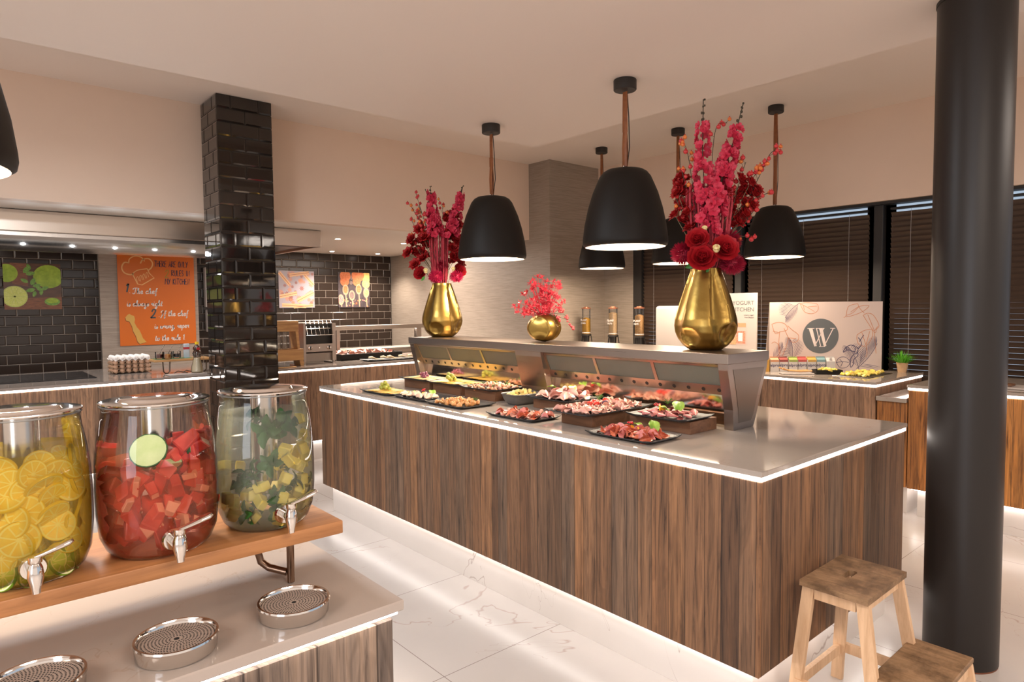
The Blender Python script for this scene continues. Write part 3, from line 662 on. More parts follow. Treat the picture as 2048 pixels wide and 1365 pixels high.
def jar_spots(jx, n, zlo, zhi, dmin, rng, front=True, edge=.018, rin=.034):
    S = []
    for _ in range(6000):
        z = rng.uniform(zlo, zhi); R0 = jr(z)-edge
        a = rng.uniform(PI*1.0, PI*2.15) if (front and rng.random() < .8) else rng.uniform(0, 2*PI)
        r = rng.uniform(rin, R0) if rng.random() < .35 else R0
        p = (jx+r*math.cos(a), JY+r*math.sin(a), JZ+z)
        if all((p[0]-q[0])**2+(p[1]-q[1])**2+(p[2]-q[2])**2 > dmin*dmin for q in S): S.append(p)
        if len(S) >= n: break
    return S
rng = random.Random(3)
# lemon slices
jx = jars[0][0]
m, ms = citrus_slice(.026, .005, RIND, PITH, YEL); lem = m.build('lemon_slice', ms, smooth=40)
sp = jar_spots(jx, 64, .030, .190, .0195, rng, edge=.024)
def face_out(i, p, jx=jx):
    a = math.atan2(p[1]-JY, p[0]-jx); q = Vector((math.cos(a), math.sin(a), rng.uniform(-.5, .5))).to_track_quat('Z', 'Y').to_euler()
    return (q.x+rng.uniform(-.45, .45), q.y+rng.uniform(-.3, .3), q.z+rng.uniform(-.45, .45))
place_kind([lem], sp, rng, 'round yellow lemon slice floating in the leftmost jar', 'lemon slice', 'lemon slices in the leftmost jar', face_out, lambda i: rng.uniform(.8, 1.08))
m, ms = citrus_slice(.023, .005, LIME, PITH, LIMEF); lim = m.build('lime_slice', ms, smooth=40)
sp = [(jx+.066*math.cos(a), JY+.066*math.sin(a), JZ+z) for a, z in ((4.2, .022), (4.75, .020), (5.35, .024), (3.7, .024), (5.9, .022), (5.6, .055), (5.1, .03))]
place_kind([lim], sp, rng, 'green rimmed lime slice at the bottom of the leftmost jar', 'lime slice', 'lime slices in the leftmost jar', face_out)
big, ms = citrus_slice(.0285, .005, RIND, PITH, YEL)
o = big.build('lemon_slice', ms, smooth=40); a = math.radians(262); o.location = (jx+.072*math.cos(a)-.004, JY+.0745*math.sin(a), JZ+.078); o.rotation_euler = (math.radians(88), 0, math.radians(-10))
tag(o, 'large lemon slice pressed flat against the glass above the left tap', 'lemon slice')
# watermelon
jx = jars[1][0]
pr_ = []
for k in range(5):
    m = chunk(.036, .022, .020, 20+k, .35); 
    m.m = [1 if (k in (1, 3) and j % 7 == 0) else 0 for j in range(len(m.f))]
    pr_.append(m.build('watermelon_chunk', [MEL, MELP], smooth=30))
sp = jar_spots(jx, 84, .030, .152, .0185, rng, edge=.020) + [(jx+r*math.cos(a), JY+r*math.sin(a), JZ+z) for r, a, z in ((.045, 4.9, .168), (.055, 5.6, .172), (.03, 5.3, .182), (.055, 5.1, .158), (.058, 6.0, .165), (.035, 5.8, .19), (.06, 5.4, .19), (.065, 5.75, .178))]
place_kind(pr_, sp, rng, 'red watermelon chunk in the middle jar', 'watermelon chunk', 'watermelon chunks in the middle jar', None, lambda i: rng.uniform(.65, 1.1))
pr_ = []
for k in range(3):
    m = chunk(.026, .018, .012, 40+k, .3); pr_.append(m.build('pale_melon_chunk', MELP, smooth=30))
sp = [(jx+(jr(z)-.013)*math.cos(a), JY+(jr(z)-.013)*math.sin(a), JZ+z) for a, z in ((4.1, .128), (5.45, .105), (5.0, .060), (4.35, .055), (5.85, .12), (4.75, .085), (5.2, .135), (3.9, .10))]
place_kind(pr_, sp, rng, 'pale rind-side watermelon chunk in the middle jar', 'watermelon chunk', 'pale watermelon chunks in the middle jar')
def cucumber(r, th):
    m = MB(); m.lathe([(0, -th/2), (r*.98, -th/2), (r, 0), (r*.98, th/2), (0, th/2)], 28, cap=False, warp=lambda rr, z, a: rr*(1+.02*math.sin(11*a)))
    for s in (-1, 1): m.add([(r*.93*math.cos(k*PI/12), r*.93*math.sin(k*PI/12), s*(th/2+.0003)) for k in range(24)], [tuple(range(24))], 1)
    return m
for a, z, rr, ry, lb in ((4.30, .183, .030, .5, 'large cucumber slice floating at the upper left of the middle jar'), (5.75, .172, .024, 0, 'cucumber slice against the right side of the middle jar'), (4.75, .158, .025, 1.25, 'cucumber slice seen edge-on below the large one')):
    o = cucumber(rr, .006).build('cucumber_slice', [CUCS, CUCF], smooth=40)
    q = Vector((math.cos(a), math.sin(a), .55 if ry == .5 else (.1 if ry == 0 else 2.5))).to_track_quat('Z', 'Y').to_euler()
    o.location = (jx+.060*math.cos(a), JY+.060*math.sin(a), JZ+z); o.rotation_euler = q; tag(o, lb, 'cucumber slice')
# pineapple and mint
jx = jars[2][0]
pr_ = [chunk(.023, .019, .019, 60+k, .16).build('pineapple_chunk', PIN, smooth=30) for k in range(5)]
sp = jar_spots(jx, 46, .018, .150, .0225, rng, edge=.017)
sp = [p for p in sp if not (p[2]-JZ > .105 and p[0] < jx+.005)] + [(jx+.055, JY-.045, JZ+.205), (jx+.062, JY-.04, JZ+.172)]
place_kind(pr_, sp, rng, 'yellow pineapple chunk in the rightmost jar', 'pineapple chunk', 'pineapple chunks in the rightmost jar', None, lambda i: rng.uniform(.8, 1.1))
def sprig(seed, n=7, L_=.026):
    rr = random.Random(seed); m = MB()
    m.tube([(0, 0, 0), (.004, 0, .018), (0, .002, .034)], .001, 5)
    for k in range(n):
        T = Matrix.Translation((0, 0, .006+.028*k/n)) @ Matrix.Rotation(k*2.4, 4, 'Z') @ Matrix.Rotation(-rr.uniform(-.2, .6), 4, 'Y')
        m.merge(leafmesh(L_*rr.uniform(.8, 1.1), L_*.62, .5, serr=.09), T)
    return m
pr_ = [sprig(70+k).build('mint_sprig', MINT, smooth=60) for k in range(3)]
sp = [(jx+(jr(z)-.036)*math.cos(a), JY+(jr(z)-.036)*math.sin(a), JZ+z) for a, z in ((3.9, .09), (4.3, .11), (4.9, .075), (4.6, .05), (5.3, .06), (4.1, .035), (5.0, .02), (5.7, .085), (4.75, .13), (3.7, .05), (5.5, .03), (6.1, .05), (4.4, .07), (3.5, .08), (5.2, .1))]
place_kind(pr_, sp, rng, 'green mint sprig among the pineapple in the rightmost jar', 'mint sprig', 'mint sprigs in the rightmost jar')
pr_ = [sprig(80+k, 6, .030).build('mint_sprig', MINT, smooth=60) for k in range(2)]
sp = [(jx+.024*math.cos(a)+.006, JY+.038*math.sin(a)-.010, JZ+z) for a, z in ((4.3, .196), (4.9, .190), (5.5, .200), (3.9, .205), (5.2, .178))]
place_kind(pr_, sp, rng, 'large mint leaves floating at the surface of the rightmost jar', 'mint sprig', 'floating mint in the rightmost jar')

# ------------------------------------------------------------------ step stool
t = thing('step_stool', 'worn two-step wooden stool at the near end of the island', 'step stool', (0, 0, 0))
# top board with hand slot
def slotboard(x0, y0, x1, y1, z0, z1, sx, sy, cx_, cy_):
    m = MB(); n = 6
    inner = []
    for (qx, qy, a0) in ((1, 1, 0), (-1, 1, 1), (-1, -1, 2), (1, -1, 3)):
        for k in range(n+1):
            a = (a0 + k/n)*PI/2; inner.append((cx_+qx*(sx-sy)+sy*math.cos(a), cy_+sy*math.sin(a)))
    N_ = len(inner); outer = []
    for (x, y) in inner:
        dx, dy = x-cx_, y-cy_; k = 1e9
        if dx > 1e-9: k = min(k, (x1-cx_)/dx)
        if dx < -1e-9: k = min(k, (x0-cx_)/dx)
        if dy > 1e-9: k = min(k, (y1-cy_)/dy)
        if dy < -1e-9: k = min(k, (y0-cy_)/dy)
        outer.append([cx_+dx*k, cy_+dy*k])
    for c_ in ((x0, y0), (x1, y0), (x1, y1), (x0, y1)):
        j = min(range(N_), key=lambda i: (outer[i][0]-c_[0])**2+(outer[i][1]-c_[1])**2); outer[j] = list(c_)
    V = [(x, y, z1) for x, y in inner]+[(x, y, z1) for x, y in outer]+[(x, y, z0) for x, y in inner]+[(x, y, z0) for x, y in outer]; Fc = []
    for k in range(N_):
        k2 = (k+1) % N_
        Fc += [(k, k2, N_+k2, N_+k), (3*N_+k, 3*N_+k2, 2*N_+k2, 2*N_+k), (N_+k, N_+k2, 3*N_+k2, 3*N_+k), (2*N_+k, 2*N_+k2, k2, k)]
    return m.add(V, Fc)
slotboard(2.212, .818, 2.555, 1.042, .480, .500, .040, .015, 2.385, .945).build('top_board', STOOLTOP, t, smooth=0)
MB().box(2.215, .622, .232, 2.60, .812, .250, .003).build('step_board', STOOLTOP, t, smooth=0)
def leg(x0, y0, z0, x1, y1, z1, wx, wy, name='leg'):
    m = MB(); V = [(x0-wx/2, y0-wy/2, z0), (x0+wx/2, y0-wy/2, z0), (x0+wx/2, y0+wy/2, z0), (x0-wx/2, y0+wy/2, z0),
                   (x1-wx/2, y1-wy/2, z1), (x1+wx/2, y1-wy/2, z1), (x1+wx/2, y1+wy/2, z1), (x1-wx/2, y1+wy/2, z1)]
    m.add(V, [(3, 2, 1, 0), (4, 5, 6, 7), (0, 1, 5, 4), (1, 2, 6, 5), (2, 3, 7, 6), (3, 0, 4, 7)]); return m.build(name, STOOLLEG, t, smooth=0)
for sx, xt, xb in ((-1, 2.238, 2.205), (1, 2.530, 2.580)):
    leg(xb, 1.062, 0.0005, xt, 1.018, .480, .020, .040)
    leg(xb, .770, 0.0005, xt, .842, .480, .020, .040)
    leg(xb, .600, 0.0005, xb+(.012 if sx < 0 else 0), .640, .232, .020, .036)
    xm = (xt+xb)/2
    MB().box(xt-.009, .862, .440, xt+.009, .998, .480).build('side_rail', STOOLLEG, t, smooth=0)
    MB().box(xb-.005, .618, .112, xb+.013, 1.05, .148).build('side_rail', STOOLLEG, t, smooth=0)
    MB().box(xb-.004 if sx < 0 else xb-.009, .66, .198, xb+.016 if sx < 0 else xb+.011, .78, .232).build('step_rail', STOOLLEG, t, smooth=0)
MB().box(2.248, .833, .445, 2.52, .850, .480).build('front_rail', STOOLLEG, t, smooth=0)
MB().box(2.248, 1.012, .445, 2.52, 1.028, .480).build('back_rail', STOOLLEG, t, smooth=0)
MB().box(2.215, 1.040, .112, 2.57, 1.058, .148).build('back_rail', STOOLLEG, t, smooth=0)
MB().box(2.215, .628, .195, 2.57, .646, .232).build('front_rail', STOOLLEG, t, smooth=0)
# ------------------------------------------------------------------ platters on the island
HAM = P('ham_pink', (.66, .30, .25), .35, var=(.78, .48, .40), scale=26, sss=.15)
HAMS = P('ham_pale', (.68, .40, .31), .35, var=(.54, .24, .18), scale=45, sss=.1)
SALAMI = P('salami_red', (.42, .06, .025), .35, var=(.62, .20, .11), scale=90)
PROSC = P('cured_ham', (.46, .075, .075), .35, var=(.70, .32, .28), scale=30)
CHICK = P('chicken_breast', (.68, .52, .40), .4, var=(.58, .36, .25), scale=24, sss=.1)
SALM = P('salmon_orange', (.70, .25, .09), .35, var=(.76, .46, .28), scale=50, sss=.1)
MUSH = P('cooked_mushroom', (.46, .15, .035), .35, var=(.66, .36, .14), scale=60)
CHEE = P('cheese_yellow', (.72, .46, .12), .4, sss=.15); CHEP = P('cheese_pale', (.76, .58, .28), .4, sss=.15)
POT = P('potato_yellow', (.70, .50, .12), .4, var=(.78, .62, .28), scale=30, sss=.1)
LETT = P('lettuce_green', (.13, .32, .02), .4, var=(.34, .50, .08), scale=22)
DILL = P('dill_green', (.06, .20, .02), .5)
GRG = P('green_grape', (.30, .33, .04), .22, var=(.44, .44, .10), scale=30, sss=.3); GRP = P('purple_grape', (.20, .045, .08), .25, var=(.32, .10, .16), scale=40)
GRS = P('grape_stem', (.25, .17, .06), .6)
TOM = P('tomato_red', (.66, .035, .02), .2); ORA = P('orange_wedge', (.90, .42, .03), .3); RCUR = P('redcurrant', (.55, .01, .02), .15)
BLKB = P('blackberry', (.018, .012, .03), .3); FIGF = P('fig_flesh', (.75, .30, .22), .4, var=(.85, .6, .45), scale=80); FIGS = P('fig_skin', (.10, .03, .06), .4)

def platter(x0, y0, x1, y1, z, label, lift=.009):
    m = MB(); nx, ny = 16, 20; hx, hy = (x1-x0)/2, (y1-y0)/2; V = []; Fc = []
    for s in (0, 1):
        for i in range(nx+1):
            for j in range(ny+1):
                u = -1+2*i/nx; v = -1+2*j/ny
                e = max(abs(u), abs(v)); r_ = .10
                cu = max(0, abs(u)-(1-r_/hx*.2)); cv = max(0, abs(v)-(1-r_/hy*.2))
                zz = lift*max(0, (e-.84)/.16)**1.5 + .006*max(0, abs(u)*abs(v)-.75)/.25
                V.append((u*hx, v*hy, zz+(.004 if s else 0)))
    q = (nx+1)*(ny+1)
    for s in (0, 1):
        for i in range(nx):
            for j in range(ny):
                a = s*q+i*(ny+1)+j; f = (a, a+ny+1, a+ny+2, a+1); Fc.append(f if s else tuple(reversed(f)))
    rim = [i*(ny+1) for i in range(nx+1)] + [nx*(ny+1)+j for j in range(1, ny+1)] + [i*(ny+1)+ny for i in range(nx-1, -1, -1)] + [j for j in range(ny-1, 0, -1)]
    for k in range(len(rim)):
        a, b = rim[k], rim[(k+1) % len(rim)]; Fc.append((a, b, b+q, a+q))
    m.add(V, Fc); o = m.build('slate_platter', SLATE, loc=((x0+x1)/2, (y0+y1)/2, z), smooth=50); return tag(o, label, 'platter', 'dark platters of cold cuts and cheese')
def riser(x0, y0, x1, y1, h, label):
    o = thing('display_riser', label, 'display riser', ((x0+x1)/2, (y0+y1)/2, .9003), 0, 'walnut risers under the platters')
    hx, hy = (x1-x0)/2, (y1-y0)/2; w = .012
    MB().box(-hx, -hy, 0, -hx+w, hy, h, .001).build('side_board', RISW, o, smooth=0); MB().box(hx-w, -hy, 0, hx, hy, h, .001).build('side_board', RISW, o, smooth=0)
    MB().box(-hx+w, -hy, 0, hx-w, -hy+w, h, .001).build('end_board', RISW, o, smooth=0); MB().box(-hx+w, hy-w, 0, hx-w, hy, h, .001).build('end_board', RISW, o, smooth=0)
    MB().box(-hx+w, -hy+w, h-.012, hx-w, hy-w, h-.001).build('top_board', RISW, o, smooth=0)
def fold_slice(R, seed, fold=.9, wave=.18, th=.0011, squash=1.0):
    """thin round slice folded over itself with a wavy lip"""
    rr = random.Random(seed); m = MB(); nr, na = 5, 26; ph = rr.uniform(0, 6); V = [(0, 0, 0)]; k1, k2 = rr.randint(2, 3), rr.randint(3, 5)
    for i in range(1, nr+1):
        r = R*i/nr
        for k in range(na):
            a = 2*PI*k/na; x, y = r*math.cos(a), r*math.sin(a)*squash
            z = wave*R*(i/nr)**2*math.sin(k1*a+ph) + .06*R*(i/nr)*math.sin(k2*a+ph*2)
            if x > 0:
                t_ = fold*PI*min(1, x/(R*.45)); rad = R*.45/(fold*PI)
                xx = rad*math.sin(t_) + max(0, x-R*.45)*math.cos(fold*PI); zz = z + rad*(1-math.cos(t_)) + max(0, x-R*.45)*math.sin(fold*PI)
                x, z = xx, zz
            V.append((x, y, z))
    Fc = [(0, 1+k, 1+(k+1) % na) for k in range(na)]
    for i in range(nr-1):
        for k in range(na):
            a = 1+i*na+k; b = 1+i*na+(k+1) % na; Fc.append((a, a+na, b+na, b))
    n = len(V); zmin = min(v[2] for v in V); V = [(x, y, z-zmin+.001) for x, y, z in V]
    V2 = [(x, y, z+th) for x, y, z in V]; Fc2 = [tuple(q+n for q in reversed(f)) for f in Fc]
    edge = [1+(nr-1)*na+k for k in range(na)]
    Fe = [(edge[k], edge[(k+1) % na], edge[(k+1) % na]+n, edge[k]+n) for k in range(na)]
    m.add(V+V2, Fc+Fc2+Fe); return m
def cone_slice(R, seed):
    """slice rolled to a loose cone"""
    rr = random.Random(seed); m = MB(); na, nl = 18, 7; V = []; Fc = []
    for j in range(nl+1):
        t_ = j/nl
        for k in range(na+1):
            a = 2*PI*1.12*k/na; r = R*(.08+.50*t_)*(1+.10*k/na); V.append((t_*R*1.5, r*math.cos(a), r*.62*math.sin(a)+R*.35+.08*R*t_*math.sin(3*a+seed)))
    for j in range(nl):
        for k in range(na): a = j*(na+1)+k; Fc.append((a, a+1, a+na+2, a+na+1))
    zmin = min(v[2] for v in V); V = [(x-R*.7, y, z-zmin+.001) for x, y, z in V]
    n = len(V); V2 = [(x, y*.97, z*.97+.0012) for x, y, z in V]; m.add(V+V2, Fc+[tuple(q+n for q in reversed(f)) for f in Fc]); return m
def blob(r, seed, sc=(1, .7, .5), n=.25):
    m = MB().sphere((0, 0, 0), r, 12, 8, sc=sc); rr = random.Random(seed); o = Vector((rr.uniform(0, 50),)*3)
    m.v = [tuple(Vector(p)*(1+n*noise.noise(Vector(p)/r*1.1+o))) for p in m.v]; return m
ORD = ['first', 'second', 'third', 'fourth', 'fifth', 'sixth', 'seventh', 'eighth', 'ninth', 'tenth', 'eleventh', 'twelfth', 'thirteenth', 'fourteenth']
SH = {'cheese platter at the far left corner of the island': 'low cheese platter', 'chicken platter, second along the island edge': 'chicken platter', 'mushroom platter, third along the island edge': 'mushroom platter', 'pepperoni platter, fourth along the island edge': 'pepperoni platter', 'salami platter nearest the camera end': 'salami platter',
 'raised platter with purple grapes': 'purple grape platter', 'raised platter with green grapes': 'green grape platter', 'raised pink ham platter': 'pink ham platter', 'big raised ham platter with tomatoes': 'tomato platter', 'raised cured ham platter nearest the steel leg': 'cured ham platter', 'black tray on the kitchen counter': 'kitchen tray'}
def where(px, py, cx_, cy_):
    a = 'front' if px < cx_-.02 else ('back' if px > cx_+.02 else 'middle')
    d = py-cy_
    b = 'far left' if d > .09 else 'left' if d > .03 else 'far right' if d < -.09 else 'right' if d < -.03 else 'centre'
    return '%s %s' % (b, a)
def pile(protos, x0, y0, x1, y1, z, nx, ny, rng, what, name_on, cat, group, jit=.35, rise=.0, rz=None, tilt=.25, mound=0):
    used = set(); cx_, cy_ = (x0+x1)/2, (y0+y1)/2; k = 0
    for j in range(ny):
        for i in range(nx):
            u = (i+.5)/nx; v = (j+.5)/ny
            px_ = x0+(x1-x0)*(u+rng.uniform(-jit, jit)/nx); py_ = y0+(y1-y0)*(v+rng.uniform(-jit, jit)/ny)
            q = k % len(protos); src = protos[q]; o = src if q not in used else copy_tree(src); used.add(q)
            zz = z + rise*((i+j) % 2) + mound*max(0, 1-((u-.5)**2+(v-.5)**2)*5)
            o.location = (px_, py_, zz); o.rotation_euler = (rng.uniform(-tilt, tilt), rng.uniform(-tilt, tilt), rng.uniform(0, 6.28) if rz is None else rz+rng.uniform(-.4, .4))
            s_ = rng.uniform(.88, 1.12); o.scale = (s_, s_, s_)
            tag(o, '%s, %s: %s from left, %s row' % (what, SH.get(name_on, name_on), ORD[ny-1-j], 'front' if i == 0 else ORD[i]), cat, group); k += 1
def flat_slice(sx, sy, seed, th=.0022):
    m = MB(); n = 8; V = []; rr = random.Random(seed); ph = rr.uniform(0, 6)
    for s in (0, 1):
        for i in range(n+1):
            for j in range(n+1):
                u, v = i/n-.5, j/n-.5; V.append((u*sx, v*sy, .0012*math.sin(5*u+ph)*math.sin(4*v+ph)+.0015+s*th))
    q = (n+1)**2; Fc = []
    for i in range(n):
        for j in range(n):
            a = i*(n+1)+j; f = (a, a+n+1, a+n+2, a+1); Fc.append(tuple(reversed(f))); Fc.append(tuple(x+q for x in f))
    rim = [i*(n+1) for i in range(n+1)]+[n*(n+1)+j for j in range(1, n+1)]+[i*(n+1)+n for i in range(n-1, -1, -1)]+[j for j in range(n-1, 0, -1)]
    for k in range(len(rim)): a, b = rim[k], rim[(k+1) % len(rim)]; Fc.append((a, b, b+q, a+q))
    return m.add(V, Fc)
def cheese_row(x0, y0, x1, y1, z, mat, n, on):
    src = flat_slice(.095, .085, 5).build('cheese_slice', mat, smooth=40); cx_, cy_ = (x0+x1)/2, (y0+y1)/2
    for k in range(n):
        o = src if k == 0 else copy_tree(src); row = k % 2; q = k//2; f = q/max(1, n//2-1)
        px_ = x0+.048+row*(x1-x0-.096); py_ = y0+.045+f*(y1-y0-.09)
        o.location = (px_, py_, z+.0006*q+.0012*(k % 3)); o.rotation_euler = (math.radians(-3.0), 0, .05*math.sin(k*2.3))
        tag(o, 'square cheese slice, %s: %s from the right, %s column' % (SH.get(on, on), ORD[q], 'front' if row == 0 else 'back'), 'cheese slice', 'sliced cheese on the '+on)
def grapes(x, y, z, mat, label, n=13, r=.0105, L_=.05, rz=0):
    t = thing('grape_bunch', label, 'grapes', (x, y, z), rz); rr = random.Random(n*7+int(x*100)); src = MB().sphere((0, 0, 0), r, 12, 9, sc=(1, 1, 1.08)).build('grape', mat, t); S = []
    for _ in range(900):
        u = rr.uniform(-1, 1); h = rr.uniform(0, 3.6*r)*(1-.7*abs(u)); p = (u*L_, rr.uniform(-.019, .019)*(1-.3*abs(u)), r*.95+h)
        if all(sum((a-b)**2 for a, b in zip(p, q)) > (1.8*r)**2 for q in S): S.append(p)
        if len(S) >= n: break
    for k, p in enumerate(S):
        o = src if k == 0 else src.copy()
        if k: COL.objects.link(o)
        o.location = p
    MB().tube([(-L_*.8, 0, .012), (0, 0, .022), (L_*.7, .004, .028), (L_*1.2, .012, .03)], .0014, 6).build('stem', GRS, t)
def lettuce(x, y, z, label, s=1.0, rz=0, up=.6):
    m = leafmesh(.06*s, .045*s, .5, nx=14, ny=9, serr=.05, wav=.004); o = m.build('lettuce_leaf', LETT, smooth=60, loc=(x, y, z), rot=(.1, -up, rz)); tag(o, label, 'lettuce')
def wedge(x, y, z, label, mat=ORA, r=.017, rz=0):
    m = MB(); m.prism([(r*math.cos(a*PI/10), r*math.sin(a*PI/10)) for a in range(11)], -.003, .003, 'y'); o = m.build('orange_slice', [mat], loc=(x, y, z), rot=(-.4, 0, rz), smooth=30); tag(o, label, 'orange slice')
def currants(x, y, z, label, n=12, r=.0034):
    t = thing('redcurrant_sprig', label, 'berries', (x, y, z)); rr = random.Random(n+int(y*50)); src = MB().sphere((0, 0, 0), r, 8, 6).build('berry', RCUR, t)
    for k in range(n):
        o = src if k == 0 else src.copy()
        if k: COL.objects.link(o)
        o.location = (rr.uniform(-.012, .012), -.012+.024*k/n, r+rr.uniform(0, .010))
def dill(x, y, z, label, s=1.0):
    m = MB(); rr = random.Random(int(x*1000)+int(y*1000))
    for k in range(16):
        a = rr.uniform(0, 6.28); L_ = rr.uniform(.010, .022)*s; h = rr.uniform(.008, .02)*s
        m.tube([(0, 0, 0), (L_*.5*math.cos(a), L_*.5*math.sin(a), h*.7), (L_*math.cos(a), L_*math.sin(a), h)], .0007, 4)
    tag(m.build('dill_sprig', DILL, loc=(x, y, z)), label, 'dill')

rng = random.Random(11)
ZT = .9004
T = dict(T1=(2.085, 3.58, 2.305, 3.955), T2=(2.10, 3.20, 2.33, 3.56), T3=(2.09, 2.83, 2.33, 3.185), T4=(2.09, 2.27, 2.28, 2.62), T5=(2.085, 1.585, 2.30, 1.93))
on = dict(T1='cheese platter at the far left corner of the island', T2='chicken platter, second along the island edge', T3='mushroom platter, third along the island edge', T4='pepperoni platter, fourth along the island edge', T5='salami platter nearest the camera end',
          R1='raised platter with purple grapes', R2='raised platter with green grapes', R3='raised salmon platter', R4='raised pink ham platter', R5='big raised ham platter with tomatoes', R6='raised cured ham platter nearest the steel leg')
for k, v in T.items(): platter(*v, ZT, 'dark rectangular slate ' + on[k])
RH = {'R1': .058, 'R2': .058, 'R3': .058, 'R4': .052, 'R5': .058, 'R6': .053}
RR = {'R1': (2.40, 3.64, 2.615, 3.985), 'R2': (2.395, 3.27, 2.63, 3.63), 'R3': (2.385, 2.925, 2.64, 3.245), 'R4': (2.40, 2.33, 2.648, 2.66), 'R5': (2.125, 1.955, 2.60, 2.225), 'R6': (2.34, 1.60, 2.57, 1.915)}
BX = {'R1': (2.44, 3.66, 2.60, 3.97), 'R2': (2.43, 3.30, 2.60, 3.60), 'R3': (2.42, 2.95, 2.60, 3.24), 'R4': (2.44, 2.36, 2.60, 2.64), 'R5': (2.215, 2.005, 2.56, 2.20), 'R6': (2.395, 1.607, 2.598, 1.935)}
for k in RR:
    riser(*BX[k], RH[k], 'walnut brown box riser under the ' + on[k]); x0, y0, x1, y1 = RR[k]; platter(x0, y0, min(x1, 2.648), y1, .9005+RH[k], 'dark slate platter: ' + on[k])
RISZ = {k: .9005+RH[k]+.0045 for k in RH}; Z0 = ZT+.0045
cheese_row(2.105, 3.61, 2.285, 3.925, Z0, CHEE, 12, on['T1']); grapes(2.20, 3.82, Z0+.006, GRG, 'green grape bunch on the low cheese platter at the far left', 12, .0125, .055, 1.4)
pile([cone_slice(.036, s).build('chicken_slice', CHICK, smooth=60) for s in (1, 2, 3)], 2.115, 3.23, 2.24, 3.53, Z0, 2, 8, rng, 'folded pale chicken slice', on['T2'], 'chicken slice', 'folded chicken slices', rz=PI*.25, tilt=.15)
lettuce(2.245, 3.33, Z0+.01, 'curled lettuce leaf at the right of the chicken platter', 1.0, 1.2); lettuce(2.24, 3.48, Z0+.01, 'dark green leaf at the left of the chicken platter', .8, 2.4, .3)
currants(2.24, 3.42, Z0+.03, 'redcurrants in the middle of the chicken platter'); wedge(2.225, 3.40, Z0+.012, 'orange slice tucked among the folded chicken')
pile([blob(.017, s, (1, .8, .55), .6).build('mushroom_piece', MUSH, smooth=60) for s in range(4)], 2.12, 2.88, 2.29, 3.13, Z0+.009, 5, 8, rng, 'glazed chanterelle piece', on['T3'], 'mushroom', 'glazed mushrooms', mound=.012, tilt=1.5); dill(2.25, 2.92, Z0+.02, 'dill sprig on the mushroom platter', 1.3)
pile([fold_slice(.024, s, .8, .3).build('pepperoni_slice', m_, smooth=60) for s, m_ in ((1, SALAMI), (2, HAMS), (3, PROSC), (4, SALAMI), (5, HAMS))], 2.115, 2.30, 2.26, 2.585, Z0, 4, 9, rng, 'folded pepperoni or ham slice', on['T4'], 'sausage slice', 'mixed sausage slices', tilt=.4)
pile([fold_slice(.025, s, .72, .28).build('salami_slice', m_, smooth=60) for s, m_ in ((1, SALAMI), (2, SALAMI), (3, PROSC))], 2.11, 1.625, 2.255, 1.885, Z0, 5, 10, rng, 'folded red salami slice', on['T5'], 'salami slice', 'folded salami slices', tilt=.45, mound=.012)
lettuce(2.245, 1.68, Z0+.012, 'upright lettuce leaf at the right of the salami platter', 1.1, .9, .9); lettuce(2.25, 1.74, Z0+.012, 'lettuce leaf in the middle of the salami platter', .9, 1.8, .7); currants(2.235, 1.80, Z0+.035, 'redcurrants on top of the salami'); wedge(2.22, 1.78, Z0+.02, 'left orange slice on the salami platter'); wedge(2.225, 1.745, Z0+.02, 'right orange slice on the salami platter', rz=.6)
cheese_row(2.42, 3.67, 2.60, 3.96, RISZ['R1'], CHEP, 12, on['R1']); grapes(2.51, 3.83, RISZ['R1']+.006, GRP, 'purple grape bunch on the raised cheese platter', 18, .0085, .045, 1.5)
cheese_row(2.415, 3.30, 2.61, 3.60, RISZ['R2'], CHEE, 12, on['R2']); grapes(2.50, 3.50, RISZ['R2']+.006, GRG, 'pale green grape bunch on the raised cheese platter', 13, .013, .036, .4)
pile([blob(.018, s+20, (1, .75, .4), .6).build('salmon_piece', m_, smooth=60) for s, m_ in ((0, SALM), (1, HAMS), (2, SALM))], 2.41, 2.94, 2.62, 3.21, RISZ['R3']+.008, 6, 8, rng, 'orange salmon piece', on['R3'], 'salmon piece', 'salmon pieces', mound=.008, tilt=1.2)
for i, (a, b) in enumerate(((2.45, 3.0), (2.56, 3.12), (2.58, 3.02), (2.50, 3.16))): dill(a, b, RISZ['R3']+.018, ['dill sprig at the near right of the salmon', 'dill sprig at the back left of the salmon', 'dill sprig at the back right of the salmon', 'dill sprig at the left of the salmon'][i])
pile([fold_slice(.040, s, .85, .25).build('ham_slice', HAM, smooth=60) for s in (1, 2, 3, 4)], 2.43, 2.37, 2.61, 2.62, RISZ['R4'], 4, 6, rng, 'folded pink ham slice', on['R4'], 'ham slice', 'pink ham folds', tilt=.2, mound=.018)
lettuce(2.55, 2.56, RISZ['R4']+.035, 'lettuce leaf at the left on the pink ham', 1, 2.2, .4); lettuce(2.54, 2.44, RISZ['R4']+.035, 'lettuce leaf at the right on the pink ham', 1, .8, .6); currants(2.54, 2.50, RISZ['R4']+.040, 'red pomegranate seeds on the pink ham', 14, .0032)
pile([fold_slice(.022, s, .9, .35).build('ham_slice', m_, smooth=60) for s, m_ in ((5, HAM), (6, HAMS), (7, HAM), (8, HAMS))], 2.165, 1.985, 2.575, 2.20, RISZ['R5'], 14, 8, rng, 'small folded ham slice', on['R5'], 'ham slice', 'small ham folds', tilt=.5)
